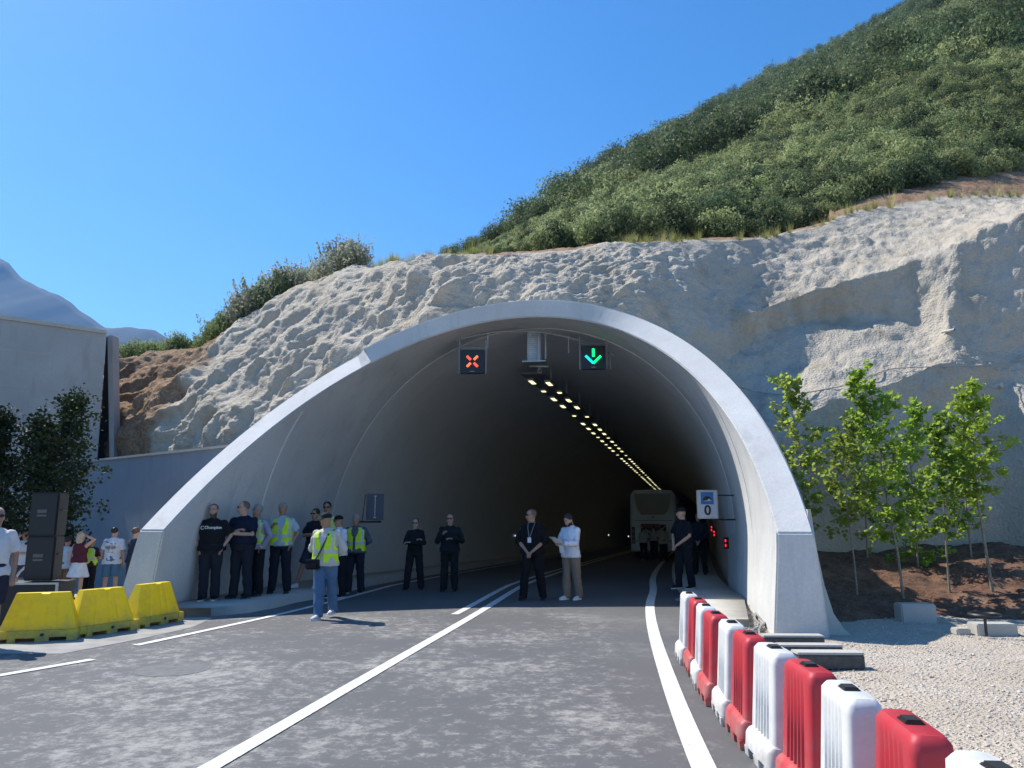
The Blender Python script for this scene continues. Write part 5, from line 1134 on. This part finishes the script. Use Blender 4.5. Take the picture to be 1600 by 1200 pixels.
    mb.rings([el(0, y, z_, a + .026 * (1 if z_ < 1.4 else .7), b + .024 * (1 if z_ < 1.4 else .8)) for z_, y, a, b in th] + [el(0, .01, 1.478, .075, .068)])
    for s in (1, -1):
        e, q = arm[s]; sh = Vector(shl[s])
        if sleeve == 'short': mb.tube([S(sh - Vector((s * .02, 0, 0))), S(sh.lerp(e, .4)), S(sh.lerp(e, .80))], [.064 * K * w ** .4, .067 * K * w ** .4, .070 * K * w ** .3], 14)
        elif sleeve == 'long': mb.tube([S(sh - Vector((s * .02, 0, 0))), S(sh.lerp(e, .5)), S(e), S(e.lerp(q, .5)), S(e.lerp(q, .93))], [.063 * K * w ** .4, .060 * K, .052 * K, .047 * K, .038 * K], 14); mb.ell(S(e), (.056 * K,) * 3)
        elif sleeve == 'mid': mb.tube([S(sh - Vector((s * .02, 0, 0))), S(sh.lerp(e, .5)), S(e), S(e.lerp(q, .25))], [.064 * K * w ** .4, .064 * K, .060 * K, .058 * K], 14); mb.ell(S(e), (.06 * K,) * 3)
        if sleeve != 'none': mb.ell(S(sh), (.064 * K * w ** .4, .066 * K, .058 * K))
    part('shirt', remesh(mb, 'shirt', .0135, .019, seed, 2, 6), cloth(top))
    if collar is not None:
        mb = MB(); mb.rings([el(0, .008, 1.465, .080, .072), el(0, .006, 1.50, .068, .066)], 0, False); mb.rings([el(0, .006, 1.50, .068, .066), el(0, .006, 1.50, .062, .060), el(0, .008, 1.465, .066, .062)], 0, False); part('collar', mb.mesh('collar'), cloth(collar))
    # ---- vest
    if vest:
        NT, NZ = 72, 40; Vv = []; Ff = []; Mi = []; z0, z1 = .93, 1.452; off = .052
        tz_ = [t[0] for t in tors]; 
        def ring(z_, a, o_):
            rx_ = np.interp(z_, tz_, [t[2] for t in tors]) + o_; ry_ = np.interp(z_, tz_, [t[3] for t in tors]) + o_ * .9; return T((rx_ * math.copysign(abs(math.cos(a)) ** .85, math.cos(a)), ry_ * math.sin(a), z_))
        for lay, o_ in ((0, off), (1, off - .012)):
            for j in range(NZ + 1):
                z_ = z0 + (z1 - z0) * j / NZ
                for i in range(NT): a = 2 * math.pi * (i + .5) / NT - math.pi / 2; Vv.append(S(ring(z_, a, o_ + (.012 * math.sin(a * 5 + seed) * (1 - j / NZ)))))
        def keep(i, j):
            a = (2 * math.pi * (i + .5) / NT) ; a = a if a < math.pi else a - 2 * math.pi; zz = z0 + (z1 - z0) * (j + .5) / NZ; ax = abs(a)
            gap = .045 if zz < 1.20 else .045 + (zz - 1.20) * 1.55
            if ax < gap: return False
            sidea = abs(ax - math.pi / 2) < .62
            if zz > 1.16 and sidea and zz < 1.41 - (.03): return abs(ax - math.pi / 2) > .62 * min(1, (zz - 1.10) / .12)
            if zz >= 1.38 and abs(ax - math.pi / 2) < .45: return True
            return True
        for j in range(NZ):
            for i in range(NT):
                if not keep(i, j): continue
                i2 = (i + 1) % NT; a = (2 * math.pi * (i + .5) / NT); a = a if a < math.pi else a - 2 * math.pi; zz = z0 + (z1 - z0) * (j + .5) / NZ
                mi = 1 if (1.08 < zz < 1.135 or (.98 < zz < .98) or (zz > 1.135 and .60 < abs(a) < .88) or (zz > 1.135 and math.pi - .88 < abs(a) < math.pi - .60)) else 0
                A = j * NT + i; B = j * NT + i2; C = (j + 1) * NT + i2; D_ = (j + 1) * NT + i; o2 = (NZ + 1) * NT
                Ff.append((A, B, C, D_)); Mi.append(mi); Ff.append((D_ + o2, C + o2, B + o2, A + o2)); Mi.append(0)
        me2 = bpy.data.meshes.new('vest'); me2.from_pydata([tuple(v) for v in Vv], [], Ff); 
        bm = bmesh.new(); bm.from_mesh(me2); bmesh.ops.delete(bm, geom=[v for v in bm.verts if not v.link_faces], context='VERTS')
        # close rim between layers
        bm.to_mesh(me2); bm.free(); me2.polygons.foreach_set('material_index', Mi); me2.polygons.foreach_set('use_smooth', np.ones(len(Mi), bool)); part('hi_vis_vest', me2, [M['vest'], M['refl']])
    # ---- hair / cap / glasses
    hs_ = lambda r3: tuple(x * K for x in r3)
    if cap is not None:
        mb = MB(); rr = []
        for z_, rx_, ry_ in ((.045, .083, .104), (.075, .083, .103), (.105, .073, .088), (.128, .050, .060), (.138, .02, .024)): rr.append([F_(rx_ * math.cos(a), .006 + ry_ * math.sin(a), z_) for a in [2 * math.pi * k / 24 for k in range(24)]])
        mb.rings(rr); vis_ = [F_(.074 * math.cos(a), -.05 + .125 * math.sin(a), .050 - .012 * abs(math.sin(a))) for a in np.linspace(math.pi, 2 * math.pi, 13)]; v2 = [v + S(hm @ Vector((0, 0, .007))) for v in vis_]; mb.rings([vis_, v2], 0, True); cme = mb.mesh('cap'); cme.polygons.foreach_set('use_smooth', np.ones(len(cme.polygons), bool)); cme.set_sharp_from_angle(angle=R_(45)); part('cap', cme, cloth(cap))
    if hairk == 'short' and cap is None:
        mb = MB(); mb.ell(F_(0, .024, .048), hs_((.084, .096, .090)), M=hm, n=20, k=12); part('hair', remesh(mb, 'hair', .011, .008, seed, 0, 30), HAIRC[hair])
    elif hairk == 'crop' and cap is None or hairk == 'short':
        mb = MB(); mb.ell(F_(0, .024, .040), hs_((.0815, .0935, .089)), M=hm, n=20, k=12); part('hair', remesh(mb, 'hair', .011, .002, seed, 0, 30), HAIRC[hair])
    elif hairk == 'long':
        mb = MB(); mb.ell(F_(0, .030, .03), hs_((.094, .098, .105)), M=hm, n=20, k=12); mb.tube([F_(0, .055, .02), F_(0, .075, -.08), F_(0, .08, -.17)], [(.088 * K, .055 * K), (.092 * K, .05 * K), (.06 * K, .03 * K)], 16); part('hair', remesh(mb, 'hair', .011, .014, seed, 0, 26), HAIRC[hair])
    elif hairk == 'tied':
        mb = MB(); mb.ell(F_(0, .024, .034), hs_((.082, .093, .097)), M=hm, n=20, k=12); mb.ell(F_(0, .12, .05), hs_((.035, .035, .04)), M=hm); part('hair', remesh(mb, 'hair', .011, .005, seed, 0, 30), HAIRC[hair])
    if glasses:
        mb = MB()
        for s in (1, -1): mb.ell(F_(s * .033, -.098, .018), hs_((.028, .009, .021)), M=hm, n=12, k=6); mb.tube([F_(s * .060, -.092, .022), F_(s * .079, -.03, .02), F_(s * .080, .01, .01)], .003 * K, 5)
        mb.tube([F_(-.012, -.104, .022), F_(.012, -.104, .022)], .0035 * K, 5); part('sunglasses', mb.mesh('sunglasses'), M['lens'])
    if extra: extra(root, S, T, F_, arm, part, K)
    return root
exec_extras = {}
def ex_champion(root, S, T, F_, arm, part, K):
    o = text_mesh('chest_print', 'Champion', .075, cloth((.8, .8, .8)), root, (0.045 * K, -.168 * K, 1.315 * K), rot=(R_(90), 0, 0), ext=.02, bold=.0015)
    mb = MB(); c = [(-.165 + .028 * math.cos(a), 1.312 + .03 * math.sin(a)) for a in np.linspace(.7, 5.6, 12)]; mb.tube([S((x + .02, -.172, z)) for x, z in c], .006, 6); part('print_emblem', mb.mesh('e'), cloth((.8, .8, .8)))
def ex_walker(root, S, T, F_, arm, part, K):
    mb = MB(); mb.tube([S((.13, .03, 1.475)), S((.10, -.13, 1.40)), S((.03, -.195, 1.2)), S((-.06, -.20, 1.02)), S((-.15, -.18, .93))], [(.016, .006)] * 5, 8); part('bag_strap', mb.mesh('s'), M['black'])
    mb = MB(); mb.box(S((-.14, -.185, .90)), (.24 * K, .08, .17 * K)); mb.box(S((-.14, -.23, .885)), (.2 * K, .03, .11 * K)); o = mb.build('shoulder_bag', cloth((.02, .02, .025)), root, bevel=.02)
def ex_lanyard(root, S, T, F_, arm, part, K):
    mb = MB(); mb.tube([S((.07, -.05, 1.49)), S((.05, -.165, 1.38)), S((-.005, -.205, 1.20))], .006, 6); mb.tube([S((-.07, -.05, 1.49)), S((-.05, -.165, 1.38)), S((-.015, -.205, 1.20))], .006, 6); part('lanyard', mb.mesh('l'), cloth((.3, .3, .32)))
    mb = MB(); mb.box(S((-.01, -.215, 1.155)), (.075, .006, .105)); part('badge', mb.mesh('b'), cloth((.75, .78, .8)))
def ex_papers(root, S, T, F_, arm, part, K):
    pass
def ex_backprint(root, S, T, F_, arm, part, K):
    ink = cloth((.05, .06, .09)); mb = MB(); y = .152 * K
    sw = [(.17, 1.385), (.02, 1.335), (-.10, 1.372), (-.13, 1.41), (-.06, 1.345), (.03, 1.312)]; sw = [(-.16, 1.40), (-.02, 1.352), (.07, 1.335), (.12, 1.35), (.105, 1.325), (.04, 1.318), (-.04, 1.335)]
    mb.add([S((-x, .152, z)) for x, z in sw] + [S((-x, .10, z)) for x, z in sw], [tuple(range(7)), tuple(range(7, 14))[::-1]] + [(i, (i + 1) % 7, 7 + (i + 1) % 7, 7 + i) for i in range(7)])
    for z_, w_, h_ in ((1.285, .20, .012), (1.255, .24, .024), (1.225, .22, .016), (1.195, .10, .012), (1.16, .03, .03), (1.13, .16, .008), (1.115, .12, .006), (1.02, .16, .01)):
        x = -w_ / 2
        while x < w_ / 2: L_ = .012 + .03 * random.random(); mb.box(S((x + L_ / 2, .144, z_)), (L_, .02, h_ * .8)); x += L_ + .008
    part('back_print', mb.mesh('bp'), ink)
G1 = 'people standing on the left pavement'
KH = (.145,)
person(325, 938, .145, 1.80, 8, arms=('pocket', 'pocket'), feet=((.10, .02, 0), (-.10, -.04, 0)), sk='a', hair='brown', hairk='crop', beard='brown', top=BLACK, hem=.90, bottom=(.02, .024, .035), shoes=BLACK, sole=(.6, .6, .6), w=1.22, hd=(-4, 4), label='stocky bearded man in a black T-shirt with a white chest word, thumbs in pockets', extra=ex_champion)
person(374, 935, .145, 1.86, -14, arms=('crossA', 'crossB'), feet=((.13, .03, 0), (-.13, -.03, 0)), sk='a', hair='stub', hairk='crop', glasses=True, top=(.012, .016, .035), hem=.98, bottom=(.022, .025, .035), w=1.25, hd=(-42, 2), label='burly shaven-headed man in black with folded arms and sunglasses, looking left')
person(395, 931, .145, 1.80, -25, arms=('pocket', 'down'), feet=((.12, 0, 0), (-.1, 0, 0)), sk='b', hair='grey', top=(.34, .34, .44), sleeve='long', bottom=BLACK, w=1.12, vest=True, label='grey-haired man in a yellow vest half hidden behind the folded-arms man')
person(435, 927, .145, 1.85, 4, arms=('pocket', 'chest'), feet=((.15, .02, 0), (-.15, .02, 0)), sk='b', hair='grey', top=(.42, .50, .58), sleeve='short', hem=.92, bottom=(.016, .018, .03), w=1.12, vest=True, collar=(.5, .58, .66), label='grey-haired man in open yellow vest and pale blue shirt, hand at chest')
person(488, 919, .145, 1.74, -25, arms=('tum', 'crossA'), feet=((.08, .05, 0), (-.30, -.22, .02)), sk='b', hair='dark', glasses=True, top=(.02, .022, .03), bottom=(.03, .045, .08), legs='short', shoes=WHT, sole=WHT, label='man in a dark T-shirt and navy shorts leaning back, one leg stretched out')
person(506, 917, .145, 1.90, 5, arms=('down', 'down'), sk='b', hair='dark', glasses=True, top=(.55, .55, .5), vest=True, bottom=(.03, .03, .04), label='tall man in sunglasses and a vest mostly hidden behind the walking man')
person(505, 967, 0, 1.76, -12, arms=('back', 'back'), feet=((.04, .26, .05), (-.04, -.14, 0)), sk='b', hair='brown', hairk='none', cap=(.018, .02, .025), top=(.60, .56, .52), sleeve='mid', hem=.88, bottom=(.09, .17, .30), shoes=(.62, .62, .62), sole=(.75, .75, .75), vest=True, collar=(.6, .56, .52), hd=(-25, 5), w=1.06, label='man in a black cap, yellow vest and blue jeans walking forward with a shoulder bag', extra=ex_walker)
person(526, 934, 0, 1.73, -38, arms=('crossA', 'crossB'), feet=((.10, .05, 0), (-.12, -.06, 0)), sk='b', hair='dark', hairk='none', cap=(.012, .012, .016), glasses=True, top=WHT, bottom=BLACK, shoes=BLACK, sole=(.5, .5, .5), hd=(-20, 4), label='man in a white polo shirt and black cap with folded arms behind the walking man', collar=WHT)
person(553, 927, 0, 1.77, -4, arms=('back', 'back'), feet=((.15, 0, 0), (-.15, 0, 0)), sk='b', hair='grey', top=(.10, .11, .15), sleeve='long', bottom=(.02, .022, .035), shoes=BLACK, sole=(.5, .5, .5), w=1.14, vest=True, hd=(-8, 6), label='grey-haired man in a yellow vest, hands behind back, under the wall sign')
person(647, 921, 0, 1.67, -2, arms=('crossA', 'crossB'), feet=((.17, .0, 0), (-.20, -.08, 0)), sk='c', hair='dark', hairk='tied', glasses=True, top=(.01, .018, .02), sleeve='long', hem=.98, bottom=(.02, .016, .02), w=.90, label='woman in black with folded arms and tied back hair inside the tunnel mouth')
person(702, 924, 0, 1.78, -6, arms=('tum', 'chest'), feet=((.12, .0, 0), (-.14, 0, 0)), sk='a', hair='stub', hairk='crop', glasses=True, top=(.012, .018, .022), sleeve='long', bottom=(.012, .016, .018), w=1.1, label='man in black with both hands raised to his belly, beside the woman in black')
person(832, 938, 0, 1.86, -14, arms=('clasp', 'clasp'), feet=((.19, .08, 0), (-.19, -.03, 0)), sk='b', hair='stub', hairk='crop', glasses=True, top=(.008, .008, .01), sleeve='mid', bottom=(.009, .009, .012), w=1.14, hd=(-55, 2), label='guard in black with hands clasped low and a white badge on a lanyard', extra=ex_lanyard)
def ex_pap(root, S, T, F_, arm, part, K):
    q = arm[-1][1]; mb = MB()
    for k, (dx, dy, dz, a) in enumerate(((.02, -.10, .02, .2), (.05, -.13, .05, .5))): mb.box(S(q + Vector((dx, dy, dz))), (.20, .003, .27), M=Euler((R_(62), a, a * .6)).to_matrix())
    mb.build('x', M['white']); 
def papers_at(root, rootyaw, q, K):
    o = empty('papers', root.location + Matrix.Rotation(R_(rootyaw), 3, 'Z') @ (q * K), R_(rootyaw), label='white sheets of paper held by the man in the white shirt', cat='papers'); mb = MB()
    for dx, dy, dz, a in ((.03, -.11, .015, .15), (.00, -.14, .05, -.2)): mb.box((dx, dy, dz), (.20, .003, .28), M=Euler((R_(58), 0, a)).to_matrix())
    mb.build('sheet', cloth((.78, .78, .8)), o); mb = MB(); mb.box((.06, -.04, -.13), (.10, .003, .17), M=Euler((R_(20), 0, .3)).to_matrix()); mb.build('folded_sheet', cloth((.72, .74, .78)), o)
r_ = person(893, 937, 0, 1.78, -42, arms=('hold', 'hold'), feet=((.10, .10, 0), (-.10, -.06, 0)), sk='a', hair='dark', beard='dark', top=(.80, .80, .86), sleeve='long', hem=.86, bottom=(.24, .19, .15), shoes=(.7, .7, .72), sole=(.78, .78, .78), hd=(-8, 28), w=.98, collar=(.8, .8, .86), label='dark-haired man in a white shirt and beige trousers reading papers on the road')
papers_at(r_, -42, Vector((0, -.34, 1.15)), 1.78 / 1.75)
person(1070, 920, .145, 1.76, -58, arms=('clasp', 'clasp'), feet=((.10, .10, 0), (-.10, -.10, 0)), sk='a', hair='dark', hairk='none', cap=(.02, .022, .028), top=(.010, .012, .018), bottom=(.010, .012, .018), shoes=BLACK, sole=(.55, .55, .55), hd=(-32, 0), label='man in black T-shirt and cap on the right pavement, hands joined, looking left')
person(1094, 892, .12, 1.72, -20, arms=('clasp', 'clasp'), feet=((.15, 0, 0), (-.13, 0, 0)), sk='b', hair='dark', top=(.012, .018, .030), sleeve='long', bottom=(.01, .01, .013), w=1.1, label='dark-dressed man standing behind the capped man, under the tunnel sign', Y=22.4)
GB = 'people working at the back of the coach'
gzz = lambda Y: float(gz(Y))
person(1006, 863, gzz(40), 1.68, 165, Y=40, arms=('bent', 'chest'), sk='b', hair='dark', top=(.50, .50, .42), hem=.92, bottom=BLACK, shoes=(.4, .4, .4), lean=(0, -.16), hd=(0, 40), label='left one of the three people behind the coach, in a pale T-shirt, head bent')
person(1022, 862, gzz(41), 1.74, 180, Y=41, arms=('spread', 'spread'), sk='c', hair='dark', top=(.50, .47, .40), sleeve='long', hem=.98, bottom=BLACK, shoes=(.4, .4, .4), label='person with both arms spread up against the back of the coach')
person(1037, 870, gzz(38), 1.74, 186, Y=38, arms=('bent', 'bent'), sk='b', hair='dark', top=(.50, .47, .36), hem=.86, bottom=BLACK, shoes=(.4, .4, .4), w=1.15, lean=(0, -.10), hd=(0, 30), label='right one of the three people behind the coach, in a cream shirt')
person(-28, 1013, 0, 1.81, 32, arms=('down', 'down'), feet=((.10, -.05, 0), (-.10, .1, 0)), sk='b', hair='grey', hairk='crop', glasses=True, top=(.74, .70, .68), bottom=(.03, .032, .05), legs='short', shoes=(.14, .14, .16), sole=(.3, .3, .3), hd=(10, 0), label='man in a white T-shirt and dark shorts cut by the left edge of the photo')
person(31, 925, -.28, 1.66, 12, Y=19.8, arms=('crossA', 'phone'), sk='a', hair='brown', hairk='crop', top=(.62, .64, .68), hem=.86, bottom=(.06, .065, .09), legs='short', label='boy in a white T-shirt holding a hand to his face, left of the loudspeakers')
person(98, 925, -.28, 1.50, 176, Y=19.6, arms=('bent', 'down'), sk='b', hair='dark', top=(.48, .56, .62), hem=.86, bottom=(.24, .12, .05), legs='short', label='child in a pale blue T-shirt and brown shorts seen from behind')
person(119, 925, -.28, 1.62, 172, Y=19.2, arms=('down', 'head'), sk='a', hair='blonde', hairk='long', top=(.09, .02, .035), sleeve='none', hem=.98, skirt=(.66, .68, .68), w=.92, label='blonde woman in a maroon top and white skirt seen from behind')
person(137, 925, -.28, 1.45, 170, Y=20.4, arms=('bent', 'bent'), sk='b', hair='dark', top=(.05, .02, .03), vest=True, bottom=BLACK, label='person in a yellow vest mostly hidden behind the blonde woman')
person(171, 925, -.28, 1.74, 184, Y=19.8, arms=('down', 'down'), feet=((.14, 0, 0), (-.14, 0, 0)), sk='a', hair='dark', hairk='crop', top=(.72, .73, .76), hem=.84, bottom=(.10, .20, .30), legs='short', w=1.08, label='man in a white T-shirt with a dark back print and blue shorts, facing the wall', extra=ex_backprint)
person(205, 925, -.28, 1.72, 150, Y=19.6, arms=('phone', 'phone'), sk='a', hair='brown', top=(.03, .04, .06), bottom=(.05, .05, .07), label='person in dark clothes half hidden by the left tunnel leg')
# ================================================================== COACH
CY = 42.6; cp = Vector((at(1022, 860, Y=CY).x, CY, gzz(CY))); co = empty('coach', cp, -.235, label='pale grey coach parked in the tunnel, seen from behind', cat='coach')
M['coachpaint'] = plain('coach_paint', (.60, .64, .62), .35, .06, 2); M['glass'] = plain('coach_glass', (.004, .005, .006), .08, 0, 1, spec=.12); M['coachblack'] = plain('coach_black_trim', (.015, .015, .016), .5)
def crossr(y, W, H0, H1_, top=.25, ins=0):
    hw = W / 2 - ins; return [(-hw, y, H0), (hw, y, H0), (hw + .0, y, H1_ * .55), (hw - .06, y, H1_ - top), (hw - top, y, H1_ - .03), (0, y, H1_), (-hw + top, y, H1_ - .03), (-hw + .06, y, H1_ - top), (-hw, y, H1_ * .55)]
mb = MB(); mb.rings([crossr(.0, 2.5, .42, 3.55, ins=.10), crossr(.10, 2.5, .36, 3.72), crossr(6, 2.5, .34, 3.74), crossr(11.6, 2.5, .34, 3.74), crossr(12.0, 2.5, .4, 3.6, ins=.08)]); mb.build('body', M['coachpaint'], co, smooth=True)
mb = MB(); w1_ = [(-.98, 3.50), (.98, 3.50), (.94, 3.0), (.80, 2.55), (.62, 2.36), (-.62, 2.36), (-.80, 2.55), (-.94, 3.0)]; mb.add([(x, -.035, z) for x, z in w1_] + [(x, .03, z) for x, z in w1_], [tuple(range(8)), tuple(range(8, 16))[::-1]] + [(i, (i + 1) % 8, 8 + (i + 1) % 8, 8 + i) for i in range(8)]); mb.build('rear_window', M['glass'], co)
mb = MB(); mb.box((0, -.02, 1.42), (1.35, .05, .82)); mb.build('engine_bay', M['coachblack'], co); mb = MB(); mb.box((-.18, -.05, 1.76), (1.0, .03, .22)); mb.box((-.5, -.05, 1.5), (.2, .03, .3)); mb.build('red_glow_panel', plain('dull_red', (.22, .03, .03), .6), co)  # black slab for the dark open bay, red panels for its reddish light
mb = MB(); mb.box((0, -.03, 2.24), (.12, .03, .06)); mb.build('emblem', M['coachblack'], co)
mb = MB(); mb.box((0, -.08, .62), (2.35, .18, .34)); mb.build('bumper', M['coachpaint'], co, bevel=.04); mb = MB(); mb.box((0, -.03, .95), (2.3, .03, .03)); mb.box((0, -.03, 2.05), (2.1, .025, .02)); mb.build('panel_gap', M['coachblack'], co)
for s in (-1, 1):
    mb = MB(); mb.box((s * 1.08, -.02, 1.25), (.18, .06, .9)); tlm = mb.build('tail_light', M['coachblack'], co, bevel=.02); mb = MB()
    for z_ in (.95, 1.2, 1.45): mb.tube([(s * 1.08, -.04, z_), (s * 1.08, -.065, z_)], .07, 12)
    mb.build('lens', plain('tail_red', (.35, .02, .02), .2), tlm)
    for y_ in (2.6, 9.6):
        mb = MB(); mb.tube([(s * .95, y_, .5), (s * 1.24, y_, .5)], .5, 28); wl = mb.build('wheel', plain('tyre', (.02, .02, .02), .9), co, smooth=True); mb = MB(); mb.tube([(s * 1.2, y_, .5), (s * 1.255, y_, .5)], .28, 20); mb.build('rim', M['steel'], wl)
    mb = MB(); mb.box((s * 1.235, 6, 2.75), (.04, 11.0, 1.1)); mb.build('side_window', M['glass'], co)
    mb = MB(); mb.tube([(s * 1.2, 11.9, 3.2), (s * 1.5, 12.1, 3.1), (s * 1.52, 12.1, 2.6)], .04, 8); mb.box((s * 1.52, 12.1, 2.5), (.12, .2, .5)); mb.build('mirror', M['coachblack'], co)
# ================================================================== HAZE
hm_, hn, hl, hb = newmat('air_haze'); hn.remove(hb); pv = hn.new('ShaderNodeVolumePrincipled'); pv.inputs['Color'].default_value = (.22, .50, 1.0, 1); pv.inputs['Density'].default_value = 0.00014; pv.inputs['Anisotropy'].default_value = 0.2
hl.new(pv.outputs[0], hn['Material Output'].inputs['Volume'])
mb = MB(); mb.box((0, 1400, 445), (9000, 4400, 900)); mb.build('haze', hm_, kind='stuff', label='thin blue summer haze in the air in front of the far mountain', cat='haze')
hz = bpy.data.objects['haze']
